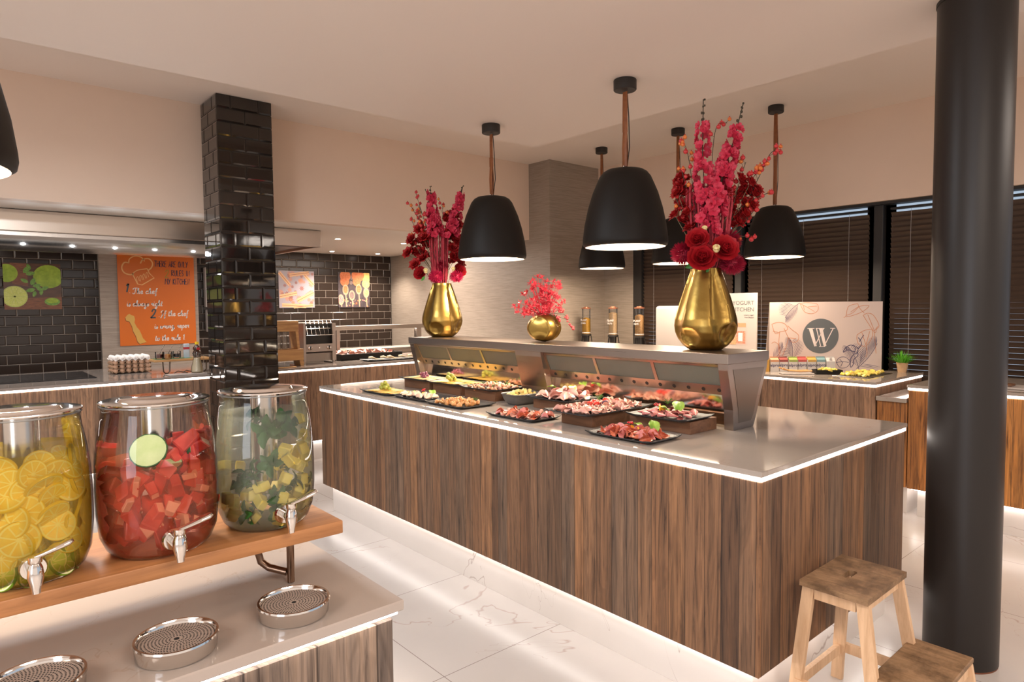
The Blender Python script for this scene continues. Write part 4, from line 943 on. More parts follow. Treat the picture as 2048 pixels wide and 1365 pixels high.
for i, (a, b, c) in enumerate(((2.34, 2.13, .012), (2.36, 2.105, .012), (2.385, 2.145, .014), (2.42, 2.10, .012), (2.44, 2.12, .02))):
    tag(MB().sphere((0, 0, 0), .0155, 16, 10, sc=(1, 1, .9)).build('cherry_tomato', TOM, loc=(a, b, RISZ['R5']+c+.010)), ['leftmost cherry tomato on the big ham platter', 'front cherry tomato on the big ham platter', 'cherry tomato under the herb sprig', 'cherry tomato beside the cut fig', 'rightmost cherry tomato on the big ham platter'][i], 'tomato')
m = MB().sphere((0, 0, 0), .018, 16, 8, sc=(1, .55, 1.15)); o = m.build('fig_half', FIGS, loc=(2.385, 2.075, RISZ['R5']+.022), rot=(.5, 0, -.7)); tag(o, 'cut fig half leaning on the tomatoes', 'fig')
m = MB().lathe([(0, 0), (.0155, 0), (.0155, .001), (0, .001)], 20, cap=False, T=Matrix.Translation((0, -.0092, 0)) @ Matrix.Rotation(PI/2, 4, 'X') @ Matrix.Diagonal((1, 1.15, 1, 1))); m.build('cut_face', FIGF, o)
for i, (a, b) in enumerate(((2.30, 2.06), (2.315, 2.07), (2.33, 2.055), (2.345, 2.068))):
    m = MB()
    for k in range(14): m.sphere((.005*math.cos(k*2.4)*(.4+.6*((k*7) % 5)/5), .005*math.sin(k*2.4), .004+.008*k/14), .003, 6, 4)
    tag(m.build('blackberry', BLKB, loc=(a, b, RISZ['R5']+.010)), ['leftmost blackberry on the big ham platter', 'second blackberry from the left', 'third blackberry from the left', 'blackberry nearest the cut fig'][i], 'blackberry')
dill(2.39, 2.12, RISZ['R5']+.036, 'herb sprig on top of the tomatoes', 1.6); lettuce(2.385, 2.035, RISZ['R5']+.008, 'small green leaf before the cut fig', .5, .2, .1)
pile([cone_slice(.028, s+9).build('cured_ham_slice', PROSC, smooth=60) for s in (1, 2, 3)], 2.375, 1.65, 2.54, 1.88, RISZ['R6'], 4, 7, rng, 'rolled dark red cured ham slice', on['R6'], 'cured ham slice', 'cured ham rolls', tilt=.25, mound=.006)
lettuce(2.47, 1.72, RISZ['R6']+.016, 'tall lettuce leaf on the cured ham platter', 1.25, .7, .7); lettuce(2.45, 1.755, RISZ['R6']+.016, 'short lettuce leaf on the cured ham platter', .9, 1.9, .5); wedge(2.435, 1.78, RISZ['R6']+.024, 'orange slice on the cured ham platter', r=.02); wedge(2.45, 1.80, RISZ['R6']+.03, 'rear orange slice on the cured ham platter', r=.018, rz=.9); currants(2.46, 1.83, RISZ['R6']+.035, 'redcurrants on the cured ham platter')
dill(2.50, 1.80, RISZ['R6']+.044, 'cress tuft on the cured ham platter', 1.4)
# grey ceramic bowl of potato pieces
t = thing('ceramic_bowl', 'grey rectangular ceramic bowl heaped with yellow potato pieces', 'bowl', (2.486, 2.785, .9004))
m = MB(); n = 40; V = []; Fc = []
def sq(a, hx, hy, p=5.0):
    c, s = math.cos(a), math.sin(a); return (hx*math.copysign(abs(c)**(2/p), c), hy*math.copysign(abs(s)**(2/p), s))
prof = [(.075, .045, 0), (.088, .058, .012), (.100, .070, .035), (.108, .076, .058), (.112, .080, .060), (.110, .078, .064), (.104, .072, .062), (.094, .064, .035), (.082, .052, .015)]
for hx, hy, z in prof:
    for k in range(n): x, y = sq(2*PI*k/n, hx, hy); V.append((x, y, z))
for i in range(len(prof)-1):
    for k in range(n): Fc.append((i*n+k, i*n+(k+1) % n, (i+1)*n+(k+1) % n, (i+1)*n+k))
Fc += [tuple(range(n-1, -1, -1)), tuple((len(prof)-1)*n+k for k in range(n))]
m.add(V, Fc).build('bowl', GREYC, t, smooth=50)
pile([chunk(.034, .024, .016, 90+s, .3).build('potato_piece', POT, smooth=30) for s in range(4)], 2.40, 2.735, 2.565, 2.835, .952, 6, 4, rng, 'yellow potato piece', 'bowl of potato pieces', 'potato piece', 'potato pieces in the grey bowl', mound=.022, tilt=1.0)
# ------------------------------------------------------------------ pictures and poster in the kitchen
def picture(name, label, x0, z0, x1, z1, y, mats, draw, cat='picture'):
    """thin panel hung on a wall facing the room; draw(mb, W, H) puts flat printed shapes on its front"""
    t = thing(name, label, cat, (x0, y, z0)); W, H = x1-x0, z1-z0
    MB().box(0, 0, 0, W, .012, H, .001).build('panel', mats[0], t, smooth=0)
    m = MB(); draw(m, W, H); m.build('print', mats, t, smooth=0, recalc=False); return t
def poly(m, pts, lay, mat):
    m.add([(x, -.0004-.0003*lay, z) for x, z in pts], [tuple(range(len(pts)))], mat)
def disc(m, cx, cz, r, lay, mat, sx=1, sz=1, n=28, rot=0, clip=None):
    pts = []
    for k in range(n):
        a = 2*PI*k/n; x, z = r*sx*math.cos(a), r*sz*math.sin(a); x, z = x*math.cos(rot)-z*math.sin(rot), x*math.sin(rot)+z*math.cos(rot); x += cx; z += cz
        if clip: x = min(max(x, clip[0]), clip[2]); z = min(max(z, clip[1]), clip[3])
        pts.append((x, z))
    poly(m, pts, lay, mat)
def ribbon(m, pts, w, lay, mat, smooth=True, taper=False):
    P_ = [Vector((p[0], p[1])) for p in pts]
    if smooth and len(P_) > 2:
        Q = []
        for i in range(len(P_)-1):
            p0, p1, p2, p3 = P_[max(0, i-1)], P_[i], P_[i+1], P_[min(len(P_)-1, i+2)]
            for k in range(5):
                t_ = k/5; Q.append(.5*((2*p1)+(-p0+p2)*t_+(2*p0-5*p1+4*p2-p3)*t_*t_+(-p0+3*p1-3*p2+p3)*t_**3))
        Q.append(P_[-1]); P_ = Q
    L_, R_ = [], []
    for i, p in enumerate(P_):
        d = P_[min(i+1, len(P_)-1)]-P_[max(0, i-1)]
        if d.length < 1e-9: d = Vector((1, 0))
        d.normalize(); nrm = Vector((-d.y, d.x)); ww = w/2*((1-abs(2*i/(len(P_)-1)-1)*.8) if taper else 1)
        L_.append(p+nrm*ww); R_.append(p-nrm*ww)
    y = -.0004-.0003*lay; n = len(P_)
    m.add([(p.x, y, p.y) for p in L_]+[(p.x, y, p.y) for p in R_], [(n+i, n+i+1, i+1, i) for i in range(n-1)], mat)
GLY = {
 'a': (1.0, [[(.75,.8),(.4,1),(.1,.55),(.2,.1),(.5,.08),(.78,.6),(.82,.98)], [(.82,.98),(.78,.2),(1.05,.1)]]), 'c': (.85, [[(.75,.8),(.45,1),(.1,.55),(.3,.02),(.85,.2)]]),
 'e': (.85, [[(.1,.45),(.6,.6),(.6,.92),(.3,.98),(.1,.5),(.35,.02),(.85,.25)]]), 'f': (.65, [[(.75,1.7),(.5,2),(.33,1.4),(.3,0),(.2,-.8),(.42,-.5),(.3,.1)], [(.0,.95),(.65,1.0)]]),
 'g': (.95, [[(.75,.8),(.4,1),(.1,.55),(.25,.1),(.6,.2),(.8,.95)], [(.8,.95),(.72,-.5),(.4,-.95),(.15,-.6),(.9,.1)]]), 'h': (.95, [[(.05,.4),(.45,1.7),(.3,2),(.15,1.2),(.12,0)], [(.13,.45),(.45,1),(.65,.8),(.6,.1),(.95,.15)]]),
 'i': (.45, [[(.1,.95),(.14,.1),(.45,.12)], [(.16,1.38),(.2,1.5)]]), 'l': (.45, [[(.05,.3),(.42,1.7),(.25,2),(.12,1.3),(.15,.1),(.45,.12)]]), 'n': (.95, [[(.1,.95),(.12,0)], [(.12,.5),(.45,1),(.62,.8),(.62,.1),(.95,.15)]]),
 'o': (.9, [[(.45,1),(.1,.6),(.25,.05),(.65,.1),(.75,.7),(.45,1),(.6,.85),(.95,.9)]]), 'p': (.9, [[(.1,.95),(.02,-.95)], [(.1,.6),(.45,1),(.78,.6),(.5,.03),(.12,.15)]]), 'r': (.7, [[(.05,.5),(.2,1.1),(.3,.9),(.55,.95),(.5,.3),(.75,.12)]]),
 's': (.7, [[(.05,.2),(.4,1.1),(.35,.75),(.6,.35),(.35,0),(.0,.12)]]), 't': (.55, [[(.3,1.7),(.2,.3),(.32,.03),(.6,.15)], [(0,1.05),(.55,1.1)]]), 'u': (1.0, [[(.1,.95),(.15,.15),(.5,.08),(.75,.95)], [(.75,.95),(.78,.15),(1.0,.12)]]),
 'w': (1.15, [[(.1,.95),(.15,.15),(.45,.1),(.55,.9),(.6,.15),(.9,.15),(1.0,.95)]]), 'y': (.9, [[(.1,.95),(.2,.2),(.6,.2),(.75,.95)], [(.75,.95),(.62,-.6),(.35,-.95),(.12,-.6),(.85,.1)]]),
 'T': (1.25, [[(.05,1.5),(.3,2.0),(1.4,2.05)], [(.85,2.0),(.7,.3),(.35,-.05),(.05,.3)]]), 'I': (1.0, [[(.1,1.2),(.2,1.8),(.75,1.9),(.45,.2),(.1,-.7)], [(.75,1.9),(.6,.1)]]),
 '1': (.5, [[(.05,1.5),(.38,2.0)], [(.38,2.0),(.36,0)]]), '2': (.95, [[(.05,1.4),(.3,1.95),(.72,1.7),(.5,.8),(.0,.02)], [(0,.02),(.9,.08)]]), ',': (.4, [[(.15,.12),(.02,-.3)]]), '.': (.35, [[(.1,.02),(.16,.12)]]), ' ': (.6, [])}
CAP = {'T': (1, [[(0,2),(1,2)], [(.5,2),(.45,0)]]), 'H': (1, [[(0,2),(.05,0)], [(.8,2),(.85,0)], [(0,1),(.85,1.05)]]), 'E': (.8, [[(.7,2),(.05,1.95),(.05,.02),(.7,0)], [(.05,1),(.6,1.05)]]), 'R': (.9, [[(.05,0),(.0,2),(.6,1.9),(.65,1.25),(.05,1.0),(.8,0)]]),
 'A': (.95, [[(0,0),(.42,2),(.85,0)], [(.15,.7),(.7,.75)]]), 'O': (1, [[(.4,2),(.05,1.2),(.15,.1),(.55,0),(.85,.9),(.7,1.8),(.4,2)]]), 'N': (1, [[(.05,0),(.05,2),(.75,0),(.8,2)]]), 'L': (.8, [[(.05,2),(.05,0),(.65,.02)]]), 'Y': (.9, [[(0,2),(.4,1)], [(.8,2),(.2,-.05)]]),
 'U': (.95, [[(0,2),(.1,.2),(.45,0),(.75,.3),(.8,2)]]), 'S': (.85, [[(.7,1.8),(.3,2),(.1,1.4),(.6,.7),(.5,.1),(.05,.1)]]), 'I': (.35, [[(.1,2),(.12,0)]]), 'M': (1.1, [[(0,0),(.15,2),(.5,.8),(.85,2),(1,0)]]), 'K': (.9, [[(.05,2),(.05,0)], [(.75,2),(.08,1),(.8,0)]]), 'C': (.9, [[(.75,1.7),(.4,2),(.05,1),(.35,0),(.75,.3)]]), ' ': (.75, []), '2': (.9, [[(.05,1.5),(.35,2),(.7,1.6),(.05,.02),(.8,.05)]])}
def write(m, text, x, z, s, w, lay, mat, table=GLY, slant=.12, xs=1.0, sm=True):
    for ch in text:
        adv, strokes = table[ch]
        for st in strokes: ribbon(m, [(x+(a*xs+b*slant)*s, z+b*s) for a, b in st], w, lay, mat, smooth=sm and len(st) > 2)
        x += (adv+.08)*xs*s
    return x
DKB = P('print_dark_wood', (.055, .022, .012), .35, var=(.16, .06, .025), scale=3, stretch=(3, 3, 30)); LG1 = P('print_lime_skin', (.26, .40, .02), .4, var=(.46, .62, .05), scale=18); LG2 = P('print_lime_pulp', (.68, .74, .10), .4, var=(.82, .84, .28), scale=70); LG3 = P('print_lime_rim', (.60, .66, .16), .4); LG4 = P('print_mint', (.12, .28, .03), .4, var=(.26, .46, .08), scale=60); LG5 = P('print_wood_glow', (.34, .12, .05), .4, var=(.12, .04, .02), scale=8, stretch=(2, 1, 20))
def draw_lime(m, W, H):
    c = (0, 0, W, H); poly(m, [(0, .0), (W, 0), (W, H*.28), (0, H*.22)], 0, 5); poly(m, [(W*.15, H*.55), (W*.42, H*.5), (W*.40, H), (W*.12, H)], 0, 5)
    disc(m, W*.06, H*.78, W*.19, 1, 1, clip=c); disc(m, W*.78, H*.72, W*.27, 1, 1, sz=.92, clip=c); disc(m, W*.80, H*.75, W*.2, 2, 1, sz=.8, clip=c)
    disc(m, W*.18, H*.28, W*.225, 3, 3, clip=c); disc(m, W*.18, H*.28, W*.205, 4, 2, clip=c); disc(m, W*.18, H*.28, W*.02, 5, 3)
    for k in range(10):
        a = 2*PI*k/10; ribbon(m, [(W*.18, H*.28), (max(.002, W*.18+W*.19*math.cos(a)), H*.28+W*.19*math.sin(a))], .003, 5, 3, False)
    for i, (u, v, a, s_) in enumerate(((.40, .86, .9, .10), (.46, .78, .2, .09), (.36, .62, 2.6, .08), (.50, .60, 1.2, .09), (.56, .52, .3, .08), (.46, .42, 3.4, .09), (.60, .46, 5.4, .08), (.70, .46, .4, .08), (.64, .38, 4.6, .07), (.52, .34, 4.4, .07), (.44, .92, 2.0, .07))):
        pts = [(W*u+W*s_*(t_*math.cos(a)-q*math.sin(a)), H*v+W*s_*(t_*math.sin(a)+q*math.cos(a))) for t_, q in ((-.9, 0), (-.5, .4), (.1, .5), (.7, .3), (1, 0), (.7, -.3), (.1, -.5), (-.5, -.4))]; poly(m, pts, 6+i, 4)
    disc(m, W*.83, H*.17, W*.14, 6, 4, sz=.6, clip=c); disc(m, W*.83, H*.19, W*.11, 7, 1, sz=.5)
picture('lime_picture', 'square picture of limes and mint on the dark tiles at far left', .499, 1.47, .989, 1.95, 8.487, [DKB, LG1, LG2, LG3, LG4, LG5], draw_lime)
CB = P('print_mauve', (.42, .36, .40), .4); CST = P('print_cinnamon', (.72, .38, .18), .4, var=(.86, .56, .32), scale=26, stretch=(20, 1, 3)); CAN = P('print_anise', (.36, .10, .06), .4); CAN2 = P('print_anise_light', (.66, .28, .16), .4)
def draw_cin(m, W, H):
    rr = random.Random(5); c = (0, 0, W, H)
    for k in range(46):
        u, v = rr.uniform(.04, .96)*W, rr.uniform(.06, .94)*H; n8 = 8; r = W*rr.uniform(.05, .085); a0 = rr.uniform(0, 1); mt = rr.choice((2, 3, 3))
        for q in range(n8):
            a = a0+2*PI*q/n8; pts = [(u, v), (u+r*.55*math.cos(a-.25), v+r*.55*math.sin(a-.25)), (u+r*math.cos(a), v+r*math.sin(a)), (u+r*.55*math.cos(a+.25), v+r*.55*math.sin(a+.25))]
            poly(m, [(min(max(x, 0), W), min(max(z, 0), H)) for x, z in pts], 1+k*.04, mt)
    for k, (x0, z0, x1, z1, w_) in enumerate(((0, .30, .5, .40, .10), (.5, .18, .99, .42, .11), (.08, .08, .75, .04, .10), (.30, .88, .85, .96, .09), (.02, .95, .30, .62, .09), (.72, .9, .98, .62, .08), (.4, .02, .95, .06, .07))):
        ribbon(m, [(max(.02, x0)*W, z0*H), (min(.98, x1)*W, z1*H)], w_*W, 3.2+k*.3, 1, False); ribbon(m, [(max(.02, x0)*W, z0*H), (min(.98, x1)*W, z1*H)], .012*W, 6+k*.1, 2, False)
picture('cinnamon_picture', 'square picture of cinnamon sticks and star anise on the brown tiles', 3.345, 1.463, 3.832, 1.952, 8.487, [CB, CST, CAN, CAN2], draw_cin)
SB = P('print_charcoal', (.045, .035, .04), .4, var=(.13, .10, .11), scale=14); SP1 = P('print_paprika', (.62, .14, .05), .5, var=(.78, .28, .12), scale=40); SP2 = P('print_turmeric', (.78, .48, .10), .5, var=(.88, .62, .25), scale=40); SPW = P('print_spoon', (.62, .36, .24), .4); SPK = P('print_pepper', (.12, .06, .06), .5, var=(.40, .30, .26), scale=120); SPR = P('print_berries', (.55, .05, .06), .5, var=(.80, .45, .40), scale=100)
def draw_spoon(m, W, H):
    c = (0, 0, W, H)
    for u, v, r, sx, mt in ((.22, .90, .17, 1, 1), (.20, .74, .14, 1, 1), (.62, .92, .20, 1, 1), (.58, .74, .13, 1, 1), (.90, .88, .16, 1, 2), (.88, .68, .13, 1, 2), (.42, .85, .06, 1, 4), (.40, .70, .05, 1, 4)): disc(m, u*W, v*H, r*W, 1+v, mt, n=18, clip=c)
    for i, (u, v, mt) in enumerate(((.22, .50, 1), (.42, .34, 4), (.64, .52, 1), (.88, .42, 2), (.07, .22, 5))):
        ribbon(m, [(u*W, v*H), (min(.99, u+.02)*W, .01)], .035*W, 4, 3, False); disc(m, u*W, v*H, .095*W, 5, 3, sz=1.6, clip=c); disc(m, u*W, v*H+.004, .068*W, 6, mt, sz=1.6, clip=c)
    for k in range(26):
        rr = random.Random(k); disc(m, rr.uniform(.05, .95)*W, rr.uniform(.02, .25)*H, .022*W, 3.5+k*.01, rr.choice((1, 2, 4, 5)), n=7)
    for q in range(8):
        a = q*PI/4; ribbon(m, [(.55*W, .11*H), (.55*W+.06*W*math.cos(a), .11*H+.06*W*math.sin(a))], .016*W, 7, 1, False, True)
picture('spice_picture', 'square picture of spice spoons on the brown tiles, right of the cinnamon', 4.183, 1.463, 4.666, 1.953, 8.487, [SB, SP1, SP2, SPW, SPK, SPR], draw_spoon)
ORG = P('poster_orange', (.74, .17, .022), .3); OLN = P('poster_peach_line', (.95, .55, .22), .4); NVY = P('poster_navy', (.045, .03, .07), .4); WHT = P('poster_white', (.88, .84, .80), .4); TAN = P('poster_tan', (.72, .42, .10), .4); OLV = P('poster_olive', (.42, .26, .03), .4); SLT = P('poster_slate', (.06, .075, .09), .4); BRN = P('poster_brown', (.30, .08, .02), .4)
def draw_rules(m, W, H):
    U = lambda u, v: (u*W, (1-v)*H)
    h = [(.185, .225), (.10, .20), (.06, .15), (.085, .095), (.15, .085), (.15, .05), (.22, .022), (.30, .03), (.345, .075)]
    ribbon(m, [U(*p) for p in [(.345, .075), (.30, .03), (.22, .022), (.155, .055), (.145, .10)]], .012, 1, 1)
    ribbon(m, [U(*p) for p in [(.150, .098), (.09, .095), (.055, .15), (.085, .205), (.16, .225), (.20, .212)]], .014, 1, 1)
    ribbon(m, [U(*p) for p in [(.290, .10), (.325, .055), (.40, .045), (.445, .09), (.43, .14), (.385, .175)]], .014, 1, 1)
    ribbon(m, [U(*p) for p in [(.185, .215), (.245, .325), (.30, .335), (.46, .255), (.40, .205), (.375, .155)]], .011, 1, 1, False)
    ribbon(m, [U(*p) for p in [(.185, .215), (.25, .175), (.375, .155)]], .010, 1, 1)
    for k in range(4): ribbon(m, [U(.245+.04*k, .315-.018*k), U(.235+.04*k, .265-.016*k), U(.252+.04*k, .245-.016*k), U(.268+.04*k, .295-.016*k)], .006, 1, 1)
    s = .0335
    write(m, 'THERE ARE ONLY', *U(.465, .13), s, .0075, 1, 2, CAP, .03, .80, False)
    write(m, '2', *U(.60, .25), s*1.35, .010, 1, 5, GLY, .1, 1.0); write(m, 'RULES IN', *U(.69, .23), s, .0075, 1, 2, CAP, .03, .86, False)
    write(m, 'MY KITCHEN', *U(.60, .325), s, .0075, 1, 2, CAP, .03, .84, False)
    write(m, '1', *U(.085, .415), .047, .016, 1, 6, GLY, .2); write(m, '.', *U(.135, .425), .04, .008, 1, 3)
    write(m, 'The chef', *U(.175, .432), .0315, .0085, 1, 3, xs=1.05); write(m, 'is always right', *U(.10, .568), .0315, .0085, 1, 3, xs=.93)
    write(m, '2', *U(.395, .70), .050, .016, 1, 6, GLY, .15, 1.15); write(m, '.', *U(.50, .69), .04, .008, 1, 3)
    write(m, 'If the chef', *U(.525, .682), .0315, .0085, 1, 3, xs=1.0); write(m, 'is wrong, reper', *U(.44, .82), .0315, .0085, 1, 3, xs=.93); write(m, 'to the rule 1.', *U(.44, .955), .0315, .0085, 1, 3, xs=.98)
    mill = [(.115, .655), (.135, .652), (.145, .665), (.185, .675), (.195, .715), (.185, .745), (.215, .80), (.245, .83), (.270, .88), (.285, .92), (.330, .965), (.245, .985), (.215, .955), (.20, .90), (.165, .84), (.155, .79), (.125, .735), (.085, .725), (.075, .69), (.10, .665)]
    poly(m, [U(a-.006, b+.006) for a, b in mill], .8, 7); poly(m, [U(*p) for p in mill], 1.4, 4)
t = picture('rules_poster', 'orange kitchen rules poster with a chef hat on the papered pier', 1.505, 1.052, 2.300, 2.083, 8.412, [ORG, OLN, NVY, WHT, TAN, OLV, SLT, BRN], draw_rules, 'poster')
t = thing('paper_dispenser', 'white wall dispenser between the orange poster and the tiled pillar', 'dispenser', (2.42, 8.40, 1.18))
MB().box(0, 0, .30, .20, .095, .78, .012, seg=2).build('upper_case', WHITEP, t); MB().box(.01, .01, 0, .19, .095, .27, .01, seg=2).build('lower_case', WHITEP, t)

# ------------------------------------------------------------------ things on the kitchen counter
ZK = .9004
KITB = P('cooktop_glass', (.02, .02, .022), .05)
t = thing('cooktop', 'black glass cooktop set in the kitchen counter at far left', 'cooktop', (-.6, 6.25, ZK)); MB().box(-1.2, .05, 0, 1.55, .78, .006, .002).build('glass_plate', KITB, t, smooth=0)
t = thing('cold_well', 'stainless counter unit behind the meat tray with a grey raised ledge', 'counter unit', (3.0, 6.98, ZK)); MB().box(0, 0, 0, 1.75, .25, .06, .004).build('body', STEELD, t, smooth=0); MB().box(-.01, -.02, .06, 1.76, .26, .075, .003).build('ledge', P('grey_stone', (.26, .25, .23), .3), t, smooth=0)
# egg trays
CARD = P('egg_carton', (.40, .27, .17), .85, var=(.34, .22, .14), scale=30); CARDW = P('egg_carton_pale', (.66, .60, .56), .85); EGGW = P('egg_white_shell', (.85, .80, .77), .4); EGGB = P('egg_brown_shell', (.62, .38, .25), .4)
ex, ey, LV = 1.105, 6.53, .035
levs = ['bottom', 'second', 'third', 'top']
def eggtray(mat, k):
    m = MB(); nx, ny = 24, 20; W_, D_ = .30, .25; V = []
    for s in (0, 1):
        for i in range(nx+1):
            for j in range(ny+1):
                x, y = W_*i/nx, D_*j/ny; z = .012+.010*math.cos(2*PI*6*i/nx)*math.cos(2*PI*5*j/ny)+s*.002
                V.append((x, y, z))
    q = (nx+1)*(ny+1); Fc = []
    for i in range(nx):
        for j in range(ny):
            a = i*(ny+1)+j; f = (a, a+ny+1, a+ny+2, a+1); Fc.append(tuple(reversed(f))); Fc.append(tuple(x+q for x in f))
    rim = [i*(ny+1) for i in range(nx+1)]+[nx*(ny+1)+j for j in range(1, ny+1)]+[i*(ny+1)+ny for i in range(nx-1, -1, -1)]+[j for j in range(ny-1, 0, -1)]
    for r_ in range(len(rim)): a, b = rim[r_], rim[(r_+1) % len(rim)]; Fc.append((a, b, b+q, a+q))
    m.add(V, Fc); o = m.build('egg_tray', mat, loc=(ex, ey, ZK+.002+k*LV), smooth=60)
    tag(o, '%s cardboard egg tray of the stack on the kitchen counter' % levs[k], 'egg tray', 'stacked egg trays')
for k in range(4): eggtray(CARDW if k == 3 else CARD, k)
srcs = {}
for k in range(4):
    mat = EGGW if k == 3 else EGGB
    for i in range(6):
        for j in range(5):
            if k < 3 and not (j == 0 or i == 0): continue
            if mat.name not in srcs: o = MB().sphere((0, 0, .016), .0205, 14, 10, sc=(1, 1, 1.2)).build('egg', mat); srcs[mat.name] = o
            else: o = srcs[mat.name].copy(); COL.objects.link(o)
            o.location = (ex+.025+.05*i, ey+.025+.05*j, ZK+.002+k*LV+.010); o.rotation_euler = (0, 0, i)
            if k == 3: lb = 'white egg in the top tray, column %s, row %s' % (('one from the left', 'two from the left', 'three from the left', 'three from the right', 'two from the right', 'one from the right')[i], ('nearest', 'second', 'middle', 'fourth', 'farthest')[j])
            else: lb = 'brown egg in the %s tray, %s' % (levs[k], ('front row, place %s' % ('at the left corner', 'second from left', 'third from left', 'third from right', 'second from right', 'at the right corner')[i]) if j == 0 else 'left side, %s from the front' % ('', 'second', 'third', 'fourth', 'last')[j])
            tag(o, lb, 'egg', 'white eggs in the top tray' if k == 3 else 'brown eggs in the lower trays')
# condiment stand
BRZ = P('dark_bronze', (.10, .07, .05), .4, .8)
t = thing('condiment_stand', 'small oak shelf on bent metal legs left of the tiled pillar', 'stand', (1.36, 6.22, ZK))
MB().box(0, 0, .105, .46, .19, .125, .003).build('board', OAKL, t, smooth=0)
for lx, nm in ((.10, 'front'), (.40, 'rear')):
    MB().tube([(lx-.028, .03, .105), (lx-.024, .03, .02), (lx-.010, .03, .004), (lx+.010, .03, .004), (lx+.024, .03, .02), (lx+.028, .03, .105)], .0055, 8).build('leg', BRZ, t)
tag(MB().box(0, 0, 0, .30, .15, .003, .001).build('green_mat', P('green_plastic', (.03, .22, .10), .3), loc=(1.375, 6.24, ZK+.1255), smooth=0), 'green mat under the jam jars on the oak shelf', 'mat')
JAMG = thin_glass('tumbler', (.95, .95, .94), .9, .02)
def preserve(x, y, label, fill, h=.060, r=.034, spoon=True):
    z = ZK+.1290; t = thing('preserve_jar', label, 'jar', (x, y, z), 0, 'glass jars on the oak shelf')
    MB().lathe([(0, .001), (r*.92, .001), (r, .008), (r, h), (r-.003, h), (r-.003, .010), (0, .006)], 28, cap=False).build('glass', JAMG, t)
    MB().lathe([(0, .007), (r-.004, .009), (r-.004, h*.62), (0, h*.66)], 24, cap=False).build('filling', fill, t)
    if spoon: MB().tube([(-.004, 0, .025), (.014, 0, .062), (.045, .002, .118)], .0018, 6).build('spoon_handle', CHROME, t)
preserve(1.42, 6.31, 'jar of dark berry jam with spoon on the oak shelf', P('jam_dark', (.13, .02, .02), .3)); preserve(1.475, 6.265, 'jar of golden nut spread in front on the oak shelf', P('nut_spread', (.72, .36, .06), .35, var=(.45, .10, .03), scale=70), .062, .036); preserve(1.56, 6.315, 'jar of black berries with dark spoon on the oak shelf', P('jam_black', (.02, .015, .02), .3))
t = thing('sugar_tin', 'pale blue tall sachet box on the oak shelf by the syrup bottle', 'box', (1.64, 6.31, ZK+.1255)); MB().box(-.022, -.015, 0, .022, .015, .125, .003).build('box_body', P('pale_blue_card', (.55, .60, .66), .4), t); MB().box(-.0222, -.0152, .075, .0222, .0152, .095).build('label_band', P('sachet_red', (.50, .04, .05), .5), t)
t = thing('syrup_bottle', 'brown syrup bottle with yellow cap beside the tiled pillar', 'bottle', (1.725, 6.30, ZK+.1255))
MB().lathe([(0, 0), (.030, 0), (.034, .01), (.034, .05), (.027, .062), (.034, .074), (.032, .09), (.018, .105), (.013, .112), (.013, .118), (0, .118)], 24, cap=False).build('bottle', P('syrup_dark', (.05, .018, .010), .12, coat=.4), t)
MB().lathe([(.0335, .074), (.0275, .094), (.017, .106)], 24, cap=False).build('shoulder_label', P('label_peach', (.75, .45, .32), .4), t); MB().cyl(0, 0, .116, .139, .0155, 20).build('cap', P('yellow_cap', (.80, .55, .01), .35), t)
MB().box(-.013, -.0365, .070, .013, -.034, .088, .002).build('front_label', P('label_red', (.45, .02, .03), .4), t)
t = thing('pump_bottle', 'dark pump bottle half hidden by the tiled pillar', 'bottle', (1.88, 6.36, ZK)); MB().lathe([(0, 0), (.032, 0), (.034, .01), (.034, .22), (.020, .245), (.014, .25), (.014, .27), (0, .27)], 20, cap=False).build('bottle', P('bottle_dark', (.04, .045, .04), .2), t); MB().tube([(0, 0, .27), (0, 0, .30), (-.03, -.01, .302)], .004, 8).build('pump', BLK, t)
t = thing('batter_jug', 'glass jug of cream batter standing in front of the oak shelf', 'jug', (1.66, 6.075, ZK+.008))
MB().lathe([(0, .001), (.042, .001), (.050, .012), (.046, .05), (.034, .10), (.026, .130), (.027, .150), (.036, .170), (.034, .172), (.025, .150), (.024, .130)], 32, cap=False).build('glass', JAMG, t)
MB().lathe([(0, .005), (.040, .005), (.0465, .014), (.0425, .05), (.031, .10), (.0235, .126), (0, .128)], 32, cap=False).build('batter', CREAM, t); MB().tube([(.022, 0, .155), (.052, -.004, .145), (.056, -.006, .11), (.038, -.004, .075)], .0045, 8).build('handle', JAMG, t)
t = thing('tongs_plate', 'white plate with metal tongs beside the cream jug', 'plate', (1.53, 6.06, ZK)); MB().box(-.11, -.065, 0, .19, .085, .007, .003).build('plate', WHITEP, t)
for k, (a, b) in enumerate(((-.05, .03), (.02, .045))):
    o = MB().tube([(0, 0, .012), (.03, -.005, .030), (.075, -.02, .016), (.10, -.03, .012)], .004, 8, flat=1.8).build('serving_tongs', BRZ, loc=(1.53+a, 6.06+b, ZK+.002)); tag(o, ('left' if k == 0 else 'right')+' pair of dark metal tongs on the white plate', 'tongs')
